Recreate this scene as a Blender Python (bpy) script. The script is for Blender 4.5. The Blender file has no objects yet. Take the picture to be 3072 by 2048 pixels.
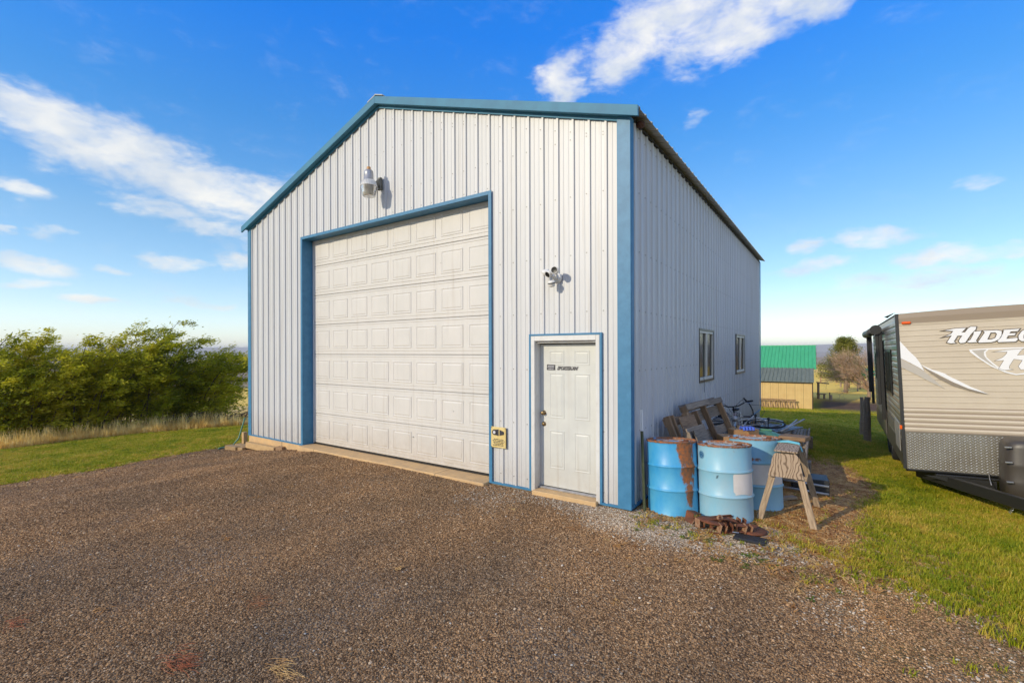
import bpy, bmesh, math, random
import numpy as np
from mathutils import Vector, Matrix, Euler
R = math.radians
random.seed(11); rng = np.random.default_rng(7)
sc = bpy.context.scene
COL = sc.collection

# ------------------------------------------------------------------ camera
cam = bpy.data.cameras.new('camera'); co = bpy.data.objects.new('camera', cam); COL.objects.link(co)
cam.sensor_width = 36; cam.lens = 1411.92/3072*36; cam.shift_y = 0.00913
cam.clip_start = .05; cam.clip_end = 30000
CAM = Vector((2.0824, -5.5111, 1.8972)); YAW = R(34.6915)
co.matrix_world = Matrix.Translation(CAM) @ Matrix.Rotation(YAW, 4, 'Z') @ Matrix.Rotation(R(90), 4, 'X') @ Matrix.Rotation(-.0031, 4, 'Z')
sc.camera = co
sc.view_settings.view_transform = 'Standard'; sc.view_settings.look = 'None'
sc.view_settings.gamma = 1; sc.view_settings.use_curve_mapping = False
sc.view_settings.exposure = 0.6
sc.view_settings.use_white_balance = True; sc.view_settings.white_balance_temperature = 7350; sc.view_settings.white_balance_tint = 6

# ------------------------------------------------------------------ sky and sun
SUN_EL = R(22.5); SUN_TO = Vector((.37, .93))            # horizontal direction in which the light travels
SUN_TO.normalize()
world = bpy.data.worlds.new("World"); sc.world = world; world.use_nodes = True
wt = world.node_tree; wn = wt.nodes; wl = wt.links
for n in list(wn): wn.remove(n)
def N(tree, typ, **kw):
    n = tree.nodes.new(typ)
    for k, v in kw.items():
        if k.startswith('i_'):
            key = k[2:]; key = int(key) if key.isdigit() else key.replace('_', ' ')
            n.inputs[key].default_value = v
        else: setattr(n, k, v)
    return n
sky = N(wt, 'ShaderNodeTexSky', sky_type='NISHITA', sun_disc=False)
sky.sun_elevation = SUN_EL; sky.sun_rotation = math.atan2(-SUN_TO.x, -SUN_TO.y)
sky.altitude = 900; sky.air_density = 1.0; sky.dust_density = .3; sky.ozone_density = 2.2
SKY_STR = 0.15
hs = N(wt, 'ShaderNodeHueSaturation'); hs.inputs['Saturation'].default_value = 1.75; hs.inputs['Value'].default_value = 2.35
hs.inputs['Hue'].default_value = .502
gm = N(wt, 'ShaderNodeGamma'); gm.inputs[1].default_value = .55; wl.new(sky.outputs[0], gm.inputs[0]); wl.new(gm.outputs[0], hs.inputs['Color'])
tc = N(wt, 'ShaderNodeTexCoord')
sep = N(wt, 'ShaderNodeSeparateXYZ'); wl.new(tc.outputs['Generated'], sep.inputs[0])
az = N(wt, 'ShaderNodeMath', operation='ARCTAN2'); wl.new(sep.outputs[0], az.inputs[0]); wl.new(sep.outputs[1], az.inputs[1])
el = N(wt, 'ShaderNodeMath', operation='ARCSINE'); wl.new(sep.outputs[2], el.inputs[0])
ae = N(wt, 'ShaderNodeCombineXYZ'); wl.new(az.outputs[0], ae.inputs[0]); wl.new(el.outputs[0], ae.inputs[1])
def vm(op, a=None, b=None, bv=None):
    n = N(wt, 'ShaderNodeVectorMath', operation=op)
    if a is not None: wl.new(a, n.inputs[0])
    if b is not None: wl.new(b, n.inputs[1])
    if bv is not None: n.inputs[1].default_value = bv
    return n
def wnoise(scale, detail, rough, vec, dist=0.):
    n = N(wt, 'ShaderNodeTexNoise'); n.inputs['Scale'].default_value = scale; n.inputs['Detail'].default_value = detail
    n.inputs['Roughness'].default_value = rough; n.inputs['Distortion'].default_value = dist
    wl.new(vec, n.inputs['Vector']); return n
aes = vm('MULTIPLY', ae.outputs[0], bv=(1, 2.1, 1))        # clouds are wider than tall
warp = wnoise(13, 3, .6, aes.outputs[0])
w0 = vm('SUBTRACT', warp.outputs['Color'], bv=(.5, .5, .5)); w1 = vm('MULTIPLY', w0.outputs[0], bv=(.10, .045, 0))
aew = vm('ADD', ae.outputs[0], w1.outputs[0])
CLOUDS = [(-0.4987,0.5149,0.0585,0.040,0.6,1),(-0.3641,0.5579,0.0958,0.0483,0.3,1),(-0.1905,0.556,0.1468,0.0487,0,1),(-0.0463,0.5566,0.0729,0.0253,-0.2,1),(-0.2622,0.5993,0.1637,0.0355,0,1),
 (-1.4149,0.3652,0.0398,0.018,0,.85),(-1.3784,0.3339,0.11,0.046,-0.25,1),(-1.2687,0.3124,0.105,0.048,-0.35,1),(-1.1636,0.283,0.15,0.047,-0.15,1),(-1.06,.283,.09,.034,-.1,1),(-1.20,.275,.17,.07,-.22,.55),(-1.05,.25,.13,.045,0,.5),(.10,.10,.2,.03,0,.45),(-1.2515,0.2377,0.0751,0.019,-0.1,.85),(-1.3391,0.3176,0.082,0.035,-0.2,1),
 (-1.4152,0.2373,0.0375,0.0157,-0.25,.9),(-1.1769,0.2202,0.0558,0.0163,0,.8),(-1.2338,0.1558,0.0456,0.0161,-0.1,.9),(-1.3027,0.1362,0.03,0.009,0,.9),(-1.402,0.1292,0.0522,0.0153,-0.1,.9),(-1.1299,0.1622,0.0417,0.0171,0,.8),
 (-1.332,0.0852,0.0441,0.0089,0,.8),(-1.4021,0.0973,0.0318,0.009,0.2,.8),(-1.203,0.0898,0.0634,0.0106,-0.1,.7),(-1.3788,0.178,0.0285,0.0109,-0.1,.7),
 (0.0404,0.1862,0.0676,0.0142,-0.05,.85),(-0.0508,0.1853,0.0333,0.0129,0,.8),(-0.0344,0.1478,0.062,0.0137,0,.8),(0.1726,0.2498,0.0281,0.0111,0,.6),(-0.2304,0.431,0.024,0.017,0,.5),
 (0.1282,0.1483,0.0763,0.0148,0.1,.8),(0.2042,0.1501,0.0395,0.0125,0,.8),(0.102,0.1138,0.1224,0.0153,0,.7),(-1.4304,0.1765,0.015,0.0085,0,.8),
 # scattered clouds outside the view; heavier cover is added below for fill light
 (.45,.17,.12,.02,0,.8),(.7,.3,.16,.05,.2,1),(1.1,.2,.2,.03,0,.9),(1.6,.4,.2,.06,.3,1),(2.2,.15,.2,.025,0,.9),(2.8,.35,.2,.05,-.2,1),(-1.75,.2,.16,.03,.1,.9),(-2.1,.42,.18,.05,.2,1),(-2.6,.2,.2,.03,0,.9),(-1.7,.55,.12,.05,.4,1)]
acc = None
for (a, e, ra, re_, ro, amp) in CLOUDS:
    mp = N(wt, 'ShaderNodeMapping', vector_type='TEXTURE')
    mp.inputs['Location'].default_value = (a, e, 0); mp.inputs['Rotation'].default_value = (0, 0, ro)
    mp.inputs['Scale'].default_value = (ra*1.15, re_*1.25, 1); wl.new(aew.outputs[0], mp.inputs['Vector'])
    ln = vm('LENGTH', mp.outputs[0])
    m = N(wt, 'ShaderNodeMapRange', interpolation_type='SMOOTHSTEP'); m.inputs['From Min'].default_value = 1.35; m.inputs['From Max'].default_value = 0.25
    m.inputs['To Min'].default_value = 0; m.inputs['To Max'].default_value = amp; wl.new(ln.outputs['Value'], m.inputs['Value'])
    if acc is None: acc = m.outputs[0]
    else:
        x = N(wt, 'ShaderNodeMath', operation='SMOOTH_MAX'); x.inputs[2].default_value = .15
        wl.new(acc, x.inputs[0]); wl.new(m.outputs[0], x.inputs[1]); acc = x.outputs[0]
fld = wnoise(2.6, 3, .5, tc.outputs['Generated'])  # invented cloud cover outside the view, added to whiten and lift the fill light
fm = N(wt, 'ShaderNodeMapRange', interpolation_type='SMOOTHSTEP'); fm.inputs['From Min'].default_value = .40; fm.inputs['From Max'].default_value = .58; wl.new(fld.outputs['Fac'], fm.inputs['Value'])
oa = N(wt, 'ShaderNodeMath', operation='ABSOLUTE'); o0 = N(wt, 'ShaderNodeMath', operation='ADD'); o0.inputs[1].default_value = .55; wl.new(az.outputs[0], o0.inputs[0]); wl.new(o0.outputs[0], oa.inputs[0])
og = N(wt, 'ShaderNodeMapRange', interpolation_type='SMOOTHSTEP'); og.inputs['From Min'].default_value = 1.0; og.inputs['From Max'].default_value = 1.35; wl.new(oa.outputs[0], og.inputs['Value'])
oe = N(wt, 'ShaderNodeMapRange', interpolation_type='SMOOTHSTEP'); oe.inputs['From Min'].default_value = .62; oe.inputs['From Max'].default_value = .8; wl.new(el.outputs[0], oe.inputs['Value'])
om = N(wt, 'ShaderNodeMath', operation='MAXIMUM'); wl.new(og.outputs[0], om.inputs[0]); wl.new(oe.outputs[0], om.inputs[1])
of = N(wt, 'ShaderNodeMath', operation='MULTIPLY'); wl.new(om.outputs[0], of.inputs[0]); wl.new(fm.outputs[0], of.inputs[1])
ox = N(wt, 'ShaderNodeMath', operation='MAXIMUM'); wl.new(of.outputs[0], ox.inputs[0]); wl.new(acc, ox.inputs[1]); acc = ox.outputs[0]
def wmath(op, a, b, c=None):
    n = N(wt, 'ShaderNodeMath', operation=op)
    for i, v in enumerate((a, b, c)):
        if v is None: continue
        if isinstance(v, (int, float)): n.inputs[i].default_value = v
        else: wl.new(v, n.inputs[i])
    return n.outputs[0]
n1 = wnoise(11, 6, .62, aes.outputs[0], .35)
n2 = wnoise(34, 5, .6, aes.outputs[0], .3)
nn = wmath('MULTIPLY_ADD', n2.outputs['Fac'], .35, n1.outputs['Fac'])      # mean about .67
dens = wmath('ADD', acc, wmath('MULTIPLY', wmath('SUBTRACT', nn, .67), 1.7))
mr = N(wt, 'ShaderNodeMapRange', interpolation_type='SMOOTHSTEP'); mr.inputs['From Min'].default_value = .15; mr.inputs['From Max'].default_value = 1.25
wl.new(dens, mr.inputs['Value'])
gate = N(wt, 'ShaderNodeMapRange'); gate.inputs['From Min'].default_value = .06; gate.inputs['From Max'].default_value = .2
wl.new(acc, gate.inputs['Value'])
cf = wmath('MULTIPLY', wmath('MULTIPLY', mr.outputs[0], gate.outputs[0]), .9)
# shading of the cloud: bright tops, bluer and dimmer thick bellies
ccol = N(wt, 'ShaderNodeMix', data_type='RGBA'); ccol.inputs['A'].default_value = (3.1, 3.5, 4.3, 1); ccol.inputs['B'].default_value = (4.4, 4.5, 4.8, 1)
bel = N(wt, 'ShaderNodeMapRange'); bel.inputs['From Min'].default_value = .36; bel.inputs['From Max'].default_value = .62
wl.new(wnoise(7.5, 4, .55, aes.outputs[0]).outputs['Fac'], bel.inputs['Value']); wl.new(bel.outputs[0], ccol.inputs['Factor'])
mixw = N(wt, 'ShaderNodeMix', data_type='RGBA'); wl.new(cf, mixw.inputs['Factor']); 
er = N(wt, 'ShaderNodeMapRange'); er.inputs['From Min'].default_value = 0; er.inputs['From Max'].default_value = .7; wl.new(el.outputs[0], er.inputs['Value'])
tr2 = N(wt, 'ShaderNodeValToRGB'); te = tr2.color_ramp.elements
for _ in range(3): te.new(.5)
for i, (q, c) in enumerate([(0, (.42, .43, .52)), (.12, (.375, .385, .445)), (.32, (.32, .345, .40)), (.60, (.13, .29, .44)), (.84, (.018, .255, .53))]): te[i].position = q; te[i].color = (*c, 1)
wl.new(er.outputs[0], tr2.inputs[0]); tm2 = vm('MULTIPLY', hs.outputs[0], tr2.outputs[0]); tm3 = vm('SCALE', tm2.outputs[0]); tm3.inputs['Scale'].default_value = 2.1
wl.new(tm3.outputs[0], mixw.inputs['A']); wl.new(ccol.outputs['Result'], mixw.inputs['B'])
bg = N(wt, 'ShaderNodeBackground'); bg.inputs['Strength'].default_value = SKY_STR
wl.new(mixw.outputs['Result'], bg.inputs['Color'])
wo = N(wt, 'ShaderNodeOutputWorld'); wl.new(bg.outputs[0], wo.inputs['Surface'])
world.cycles.sampling_method = 'MANUAL'; world.cycles.sample_map_resolution = 512
sun = bpy.data.lights.new('sun', 'SUN'); sun.energy = 2.1; sun.angle = R(.55); sun.color = (1, .91, .78)
so = bpy.data.objects.new('sun', sun); COL.objects.link(so)
sdir = Vector((SUN_TO.x*math.cos(SUN_EL), SUN_TO.y*math.cos(SUN_EL), -math.sin(SUN_EL)))
so.rotation_euler = sdir.to_track_quat('-Z', 'Y').to_euler(); so.location = (-10, -20, 15)

# ------------------------------------------------------------------ material helper
def mat(name, col, rough=.6, metal=0., col2=None, vs=6., vmap=(1, 1, 1), vlo=.35, vhi=.65, bump=0., bs=40., bmap=(1, 1, 1), world_co=False, spec=.5, detail=5., dist=.01):
    m = bpy.data.materials.new(name); m.use_nodes = True; t = m.node_tree
    p = t.nodes['Principled BSDF']; p.inputs['Roughness'].default_value = rough; p.inputs['Metallic'].default_value = metal
    p.inputs['Specular IOR Level'].default_value = spec
    p.inputs['Base Color'].default_value = (*col, 1)
    if world_co: src = N(t, 'ShaderNodeNewGeometry').outputs['Position']
    else: src = N(t, 'ShaderNodeTexCoord').outputs['Object']
    def nz(scale, mapv, det=detail):
        mp = N(t, 'ShaderNodeMapping'); mp.inputs['Scale'].default_value = mapv; t.links.new(src, mp.inputs['Vector'])
        n = N(t, 'ShaderNodeTexNoise'); n.inputs['Scale'].default_value = scale; n.inputs['Detail'].default_value = det; n.inputs['Roughness'].default_value = .62
        t.links.new(mp.outputs[0], n.inputs['Vector']); return n
    if col2 is not None:
        n = nz(vs, vmap)
        mr = N(t, 'ShaderNodeMapRange'); mr.inputs['From Min'].default_value = vlo; mr.inputs['From Max'].default_value = vhi
        t.links.new(n.outputs['Fac'], mr.inputs['Value'])
        mx = N(t, 'ShaderNodeMix', data_type='RGBA'); mx.inputs['A'].default_value = (*col, 1); mx.inputs['B'].default_value = (*col2, 1)
        t.links.new(mr.outputs[0], mx.inputs['Factor']); t.links.new(mx.outputs['Result'], p.inputs['Base Color'])
    if bump:
        n = nz(bs, bmap); b = N(t, 'ShaderNodeBump'); b.inputs['Strength'].default_value = bump; b.inputs['Distance'].default_value = dist
        t.links.new(n.outputs['Fac'], b.inputs['Height']); t.links.new(b.outputs[0], p.inputs['Normal'])
    return m
def inst_var(m, amt=.5):
    """per-object brightness variation on top of the colour"""
    t = m.node_tree; p = t.nodes['Principled BSDF']; oi = N(t, 'ShaderNodeObjectInfo')
    mr = N(t, 'ShaderNodeMapRange'); mr.inputs['To Min'].default_value = 1-amt; mr.inputs['To Max'].default_value = 1+amt
    t.links.new(oi.outputs['Random'], mr.inputs['Value'])
    h = N(t, 'ShaderNodeHueSaturation'); t.links.new(mr.outputs[0], h.inputs['Value'])
    if p.inputs['Base Color'].is_linked: t.links.new(p.inputs['Base Color'].links[0].from_socket, h.inputs['Color'])
    else: h.inputs['Color'].default_value = p.inputs['Base Color'].default_value
    t.links.new(h.outputs[0], p.inputs['Base Color']); return m

M = {}
M['white_siding'] = mat('white_siding', (.60, .61, .625), .45, col2=(.55, .555, .555), vs=1.3, vmap=(2.5, 2.5, .35), vlo=.42, vhi=.8, bump=.12, bs=3, bmap=(1, 1, .5), world_co=True, dist=.02)
M['blue_trim'] = mat('blue_trim', (.03, .17, .32), .5, col2=(.045, .21, .38), vs=9, bump=.08, bs=30, world_co=True)
M['rake_blue'] = mat('rake_blue', (.035, .21, .34), .6, col2=(.03, .17, .29), vs=4, world_co=True)
M['galv'] = mat('galvanised_roof', (.62, .60, .55), .55, .05, col2=(.50, .48, .43), vs=4, world_co=True)
M['dark'] = mat('dark_gap', (.015, .014, .013), .8)
M['door_white'] = mat('garage_door_white', (.66, .635, .605), .5, col2=(.62, .60, .57), vs=3, vmap=(1, 1, .6), bump=.15, bs=180, world_co=True, dist=.002)
M['walkdoor'] = mat('walk_door_paint', (.62, .63, .60), .45, col2=(.57, .58, .56), vs=4, world_co=True, bump=.1, bs=120, dist=.002)
M['trim_white'] = mat('white_trim_paint', (.68, .68, .67), .5, col2=(.58, .57, .54), vs=12, vlo=.5, vhi=.8, world_co=True, bump=.2, bs=60)
M['concrete'] = mat('tan_concrete', (.66, .43, .21), .85, col2=(.52, .35, .19), vs=5, bump=.4, bs=60, world_co=True)
M['grey_concrete'] = mat('grey_concrete', (.36, .33, .28), .9, col2=(.25, .23, .20), vs=4, bump=.4, bs=50, world_co=True)
M['brass'] = mat('aged_brass', (.35, .24, .12), .3, .9)
M['blackmetal'] = mat('black_metal', (.02, .02, .02), .4, .3)
M['black'] = mat('black_plastic', (.018, .018, .02), .5)
M['screw'] = mat('screw_head', (.28, .28, .27), .5, .4)
M['glass'] = mat('window_glass', (.03, .035, .035), .05, spec=.8)
M['winframe'] = mat('window_frame_vinyl', (.72, .68, .60), .5)
M['ltgrey'] = mat('light_grey_metal', (.45, .45, .46), .4, .5, col2=(.3, .3, .31), vs=12)
M['olivegrey'] = mat('weathered_bracket', (.25, .24, .20), .5, .4, col2=(.14, .13, .11), vs=20)
M['plastic_white'] = mat('white_plastic', (.74, .73, .71), .4)
M['plate_yellow'] = mat('yellow_metal_plate', (.70, .52, .18), .4, .15, col2=(.78, .62, .3), vs=20)
M['steel'] = mat('bright_steel', (.6, .6, .6), .3, .9)
M['decal_dark'] = mat('dark_decal', (.03, .03, .04), .5)
M['decal_light'] = mat('pale_print', (.6, .6, .65), .5)
M['green_paint'] = mat('green_post_paint', (.05, .075, .035), .55, col2=(.10, .11, .06), vs=18)
M['white_paint'] = mat('white_post_paint', (.8, .8, .78), .5)
M['cardboard'] = mat('cardboard', (.42, .23, .10), .85, col2=(.5, .29, .14), vs=7)
M['blue_rag'] = mat('blue_tape', (.05, .12, .55), .6)
M['lid_green'] = mat('green_lid_plastic', (.05, .17, .10), .45, col2=(.07, .21, .13), vs=5)
M['cyan'] = mat('cyan_cord', (.15, .5, .6), .6)
M['orange_plastic'] = mat('orange_plastic', (.65, .16, .03), .4)
M['amber'] = mat('amber_lens', (.85, .12, .01), .25)
M['hose'] = mat('green_hose', (.10, .26, .18), .4)
M['rustpipe'] = mat('rusty_pipe', (.13, .05, .03), .8, col2=(.06, .03, .02), vs=30)
M['rust'] = mat('rusty_steel', (.20, .058, .022), .85, col2=(.085, .035, .02), vs=9, bump=.5, bs=90, dist=.003)
M['rust_light'] = mat('worn_rusty_steel', (.33, .20, .12), .7, .1, col2=(.2, .06, .02), vs=14, vlo=.4, vhi=.6, bump=.4, bs=90, dist=.003)
M['rubber'] = mat('tyre_rubber', (.02, .02, .02), .8, bump=.2, bs=60)
M['bin_black'] = mat('bin_plastic', (.02, .022, .025), .5)
M['pot'] = mat('black_pot', (.035, .035, .035), .5, col2=(.08, .075, .07), vs=10)
M['maroon'] = mat('faded_red_tarp', (.30, .10, .11), .7, col2=(.38, .17, .17), vs=8)
def wood(name, a, b, rough=.85, fine=1.0, bump=.6):
    m = mat(name, a, rough, col2=b, vs=5*fine, vmap=(1.2, 16, 16), vlo=.32, vhi=.68, bump=bump, bs=7*fine, bmap=(1.2, 22, 22), detail=6, dist=.006)
    return inst_var(m, .22)
M['grey_wood'] = wood('weathered_grey_wood', (.33, .26, .195), (.15, .115, .085))
M['brown_wood'] = wood('weathered_brown_wood', (.40, .25, .14), (.17, .095, .05))
M['saw_wood'] = wood('weathered_tan_wood', (.47, .35, .235), (.22, .15, .095))
M['fresh_wood'] = wood('pale_lumber', (.50, .34, .17), (.36, .22, .10))
M['post_wood'] = wood('old_post_wood', (.46, .33, .24), (.22, .15, .11))
M['ply'] = mat('weathered_plywood', (.40, .28, .19), .9, col2=(.13, .09, .06), vs=4.5, vmap=(5, 3.2, 1.1), vlo=.40, vhi=.60, bump=.7, bs=6, bmap=(5, 3, 1), detail=4, dist=.006)

def wood_rings(m):  # bold plywood grain: distorted bands
    t = m.node_tree; p = t.nodes['Principled BSDF']
    src = N(t, 'ShaderNodeTexCoord').outputs['Object']
    mp = N(t, 'ShaderNodeMapping'); mp.inputs['Scale'].default_value = (3.2, 3, 2.4); t.links.new(src, mp.inputs['Vector'])
    w = N(t, 'ShaderNodeTexWave'); w.inputs['Scale'].default_value = 3.0; w.inputs['Distortion'].default_value = 14; w.inputs['Detail'].default_value = 2; w.inputs['Detail Scale'].default_value = .8
    t.links.new(mp.outputs[0], w.inputs['Vector'])
    r = N(t, 'ShaderNodeValToRGB'); r.color_ramp.elements[0].color = (.17, .115, .075, 1); r.color_ramp.elements[1].color = (.42, .31, .22, 1)
    r.color_ramp.elements[0].position = .05; r.color_ramp.elements[1].position = .45
    t.links.new(w.outputs['Fac'], r.inputs['Fac']); t.links.new(r.outputs[0], p.inputs['Base Color'])
wood_rings(M['ply'])

def grime(m, top=.55, amt=.5):
    """dust and mud splashed up from the ground, and faint vertical runs"""
    t = m.node_tree; p = t.nodes['Principled BSDF']; src = p.inputs['Base Color'].links[0].from_socket
    pos = N(t, 'ShaderNodeNewGeometry').outputs['Position']; sp = N(t, 'ShaderNodeSeparateXYZ'); t.links.new(pos, sp.inputs[0])
    mr = N(t, 'ShaderNodeMapRange'); mr.inputs['From Min'].default_value = top; mr.inputs['From Max'].default_value = 0; t.links.new(sp.outputs[2], mr.inputs['Value'])
    n = N(t, 'ShaderNodeTexNoise'); n.inputs['Scale'].default_value = 9; n.inputs['Detail'].default_value = 8; n.inputs['Roughness'].default_value = .7; t.links.new(pos, n.inputs['Vector'])
    mu = N(t, 'ShaderNodeMath', operation='MULTIPLY'); t.links.new(mr.outputs[0], mu.inputs[0]); t.links.new(n.outputs['Fac'], mu.inputs[1])
    mp = N(t, 'ShaderNodeMapping'); mp.inputs['Scale'].default_value = (14, 14, .5); t.links.new(pos, mp.inputs['Vector'])
    n2 = N(t, 'ShaderNodeTexNoise'); n2.inputs['Scale'].default_value = 1; n2.inputs['Detail'].default_value = 6; t.links.new(mp.outputs[0], n2.inputs['Vector'])
    m2 = N(t, 'ShaderNodeMapRange'); m2.inputs['From Min'].default_value = .56; m2.inputs['From Max'].default_value = .8; m2.inputs['To Max'].default_value = .35; t.links.new(n2.outputs['Fac'], m2.inputs['Value'])
    ad = N(t, 'ShaderNodeMath', operation='MULTIPLY_ADD'); t.links.new(mu.outputs[0], ad.inputs[0]); ad.inputs[1].default_value = amt*1.6; t.links.new(m2.outputs[0], ad.inputs[2])
    mx = N(t, 'ShaderNodeMix', data_type='RGBA'); t.links.new(ad.outputs[0], mx.inputs['Factor']); t.links.new(src, mx.inputs['A']); mx.inputs['B'].default_value = (.36, .29, .22, 1)
    t.links.new(mx.outputs['Result'], p.inputs['Base Color'])
grime(M['white_siding'], .6, .45); grime(M['door_white'], .7, .55); grime(M['walkdoor'], .6, .35); grime(M['trim_white'], .5, .5)

def rusty_paint(name, paint, paint2, patches, amount=.55):
    """blue drum paint with rust at the rims and round given patches (local centre x,y,z and size)"""
    m = bpy.data.materials.new(name); m.use_nodes = True; t = m.node_tree; L = t.links
    p = t.nodes['Principled BSDF']; tc = N(t, 'ShaderNodeTexCoord'); o = tc.outputs['Object']
    def noise(s, d=5, mv=(1, 1, 1)):
        mp = N(t, 'ShaderNodeMapping'); mp.inputs['Scale'].default_value = mv; L.new(o, mp.inputs['Vector'])
        n = N(t, 'ShaderNodeTexNoise'); n.inputs['Scale'].default_value = s; n.inputs['Detail'].default_value = d; n.inputs['Roughness'].default_value = .65; L.new(mp.outputs[0], n.inputs['Vector']); return n.outputs['Fac']
    def mth(op, a, b):
        n = N(t, 'ShaderNodeMath', operation=op)
        for i, v in enumerate((a, b)):
            if isinstance(v, (int, float)): n.inputs[i].default_value = v
            else: L.new(v, n.inputs[i])
        return n.outputs[0]
    def mrng(v, a, b, c=0., d=1.):
        n = N(t, 'ShaderNodeMapRange'); n.inputs['From Min'].default_value = a; n.inputs['From Max'].default_value = b; n.inputs['To Min'].default_value = c; n.inputs['To Max'].default_value = d; L.new(v, n.inputs['Value']); return n.outputs[0]
    s = N(t, 'ShaderNodeSeparateXYZ'); L.new(o, s.inputs[0]); z = s.outputs[2]
    top = mrng(z, .842, .862, 0, .92); bot = mrng(z, .05, .0, 0, .8)
    hoop = mrng(mth('ABSOLUTE', mth('SUBTRACT', mth('ABSOLUTE', mth('SUBTRACT', z, .44), ), .147) if False else mth('SUBTRACT', z, .44), 0), 0, 1, 0, 0)
    mask = mth('MAXIMUM', top, bot)
    for (x, y, zz, sx, sz, k) in patches:
        mp = N(t, 'ShaderNodeMapping', vector_type='TEXTURE'); mp.inputs['Location'].default_value = (x, y, zz); mp.inputs['Scale'].default_value = (sx, sx, sz); L.new(o, mp.inputs['Vector'])
        ln = N(t, 'ShaderNodeVectorMath', operation='LENGTH'); L.new(mp.outputs[0], ln.inputs[0])
        mask = mth('MAXIMUM', mask, mrng(ln.outputs['Value'], 1.2, .2, 0, k))
    n = noise(11, 8, (1, 1, .55)); v = mth('ADD', mask, mth('MULTIPLY', mth('SUBTRACT', n, .5), 1.7))
    rust = mrng(v, amount, amount+.2)
    a = N(t, 'ShaderNodeMix', data_type='RGBA'); a.inputs['A'].default_value = (*paint, 1); a.inputs['B'].default_value = (*paint2, 1)
    L.new(mrng(noise(3, 5, (1, 1, .6)), .36, .64), a.inputs['Factor'])
    lid_f = mrng(z, .8525, .8535); rad = N(t, 'ShaderNodeVectorMath', operation='LENGTH'); flt = N(t, 'ShaderNodeMapping'); flt.inputs['Scale'].default_value = (1, 1, 0); L.new(o, flt.inputs['Vector']); L.new(flt.outputs[0], rad.inputs[0])
    lid_f = mth('MULTIPLY', lid_f, mrng(rad.outputs['Value'], .287, .283))
    a2 = N(t, 'ShaderNodeMix', data_type='RGBA'); L.new(mth('MULTIPLY', lid_f, mrng(noise(6, 4), .35, .6)), a2.inputs['Factor']); L.new(a.outputs['Result'], a2.inputs['A']); a2.inputs['B'].default_value = (.62, .50, .36, 1); a = a2
    rc = N(t, 'ShaderNodeMix', data_type='RGBA'); rc.inputs['A'].default_value = (.42, .13, .035, 1); rc.inputs['B'].default_value = (.14, .09, .06, 1)
    L.new(mrng(noise(25, 4), .35, .65), rc.inputs['Factor'])
    # small chips
    chips = mrng(noise(60, 2), .735, .76)
    rr = mth('MAXIMUM', rust, mth('MULTIPLY', chips, .7))
    f = N(t, 'ShaderNodeMix', data_type='RGBA'); L.new(rr, f.inputs['Factor']); L.new(a.outputs['Result'], f.inputs['A']); L.new(rc.outputs['Result'], f.inputs['B'])
    L.new(f.outputs['Result'], p.inputs['Base Color']); L.new(mrng(rr, 0, 1, .42, .85), p.inputs['Roughness'])
    b = N(t, 'ShaderNodeBump'); b.inputs['Strength'].default_value = .35; b.inputs['Distance'].default_value = .006
    L.new(mth('ADD', noise(7, 4), mth('MULTIPLY', rr, .4)), b.inputs['Height']); L.new(b.outputs[0], p.inputs['Normal'])
    return m

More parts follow.
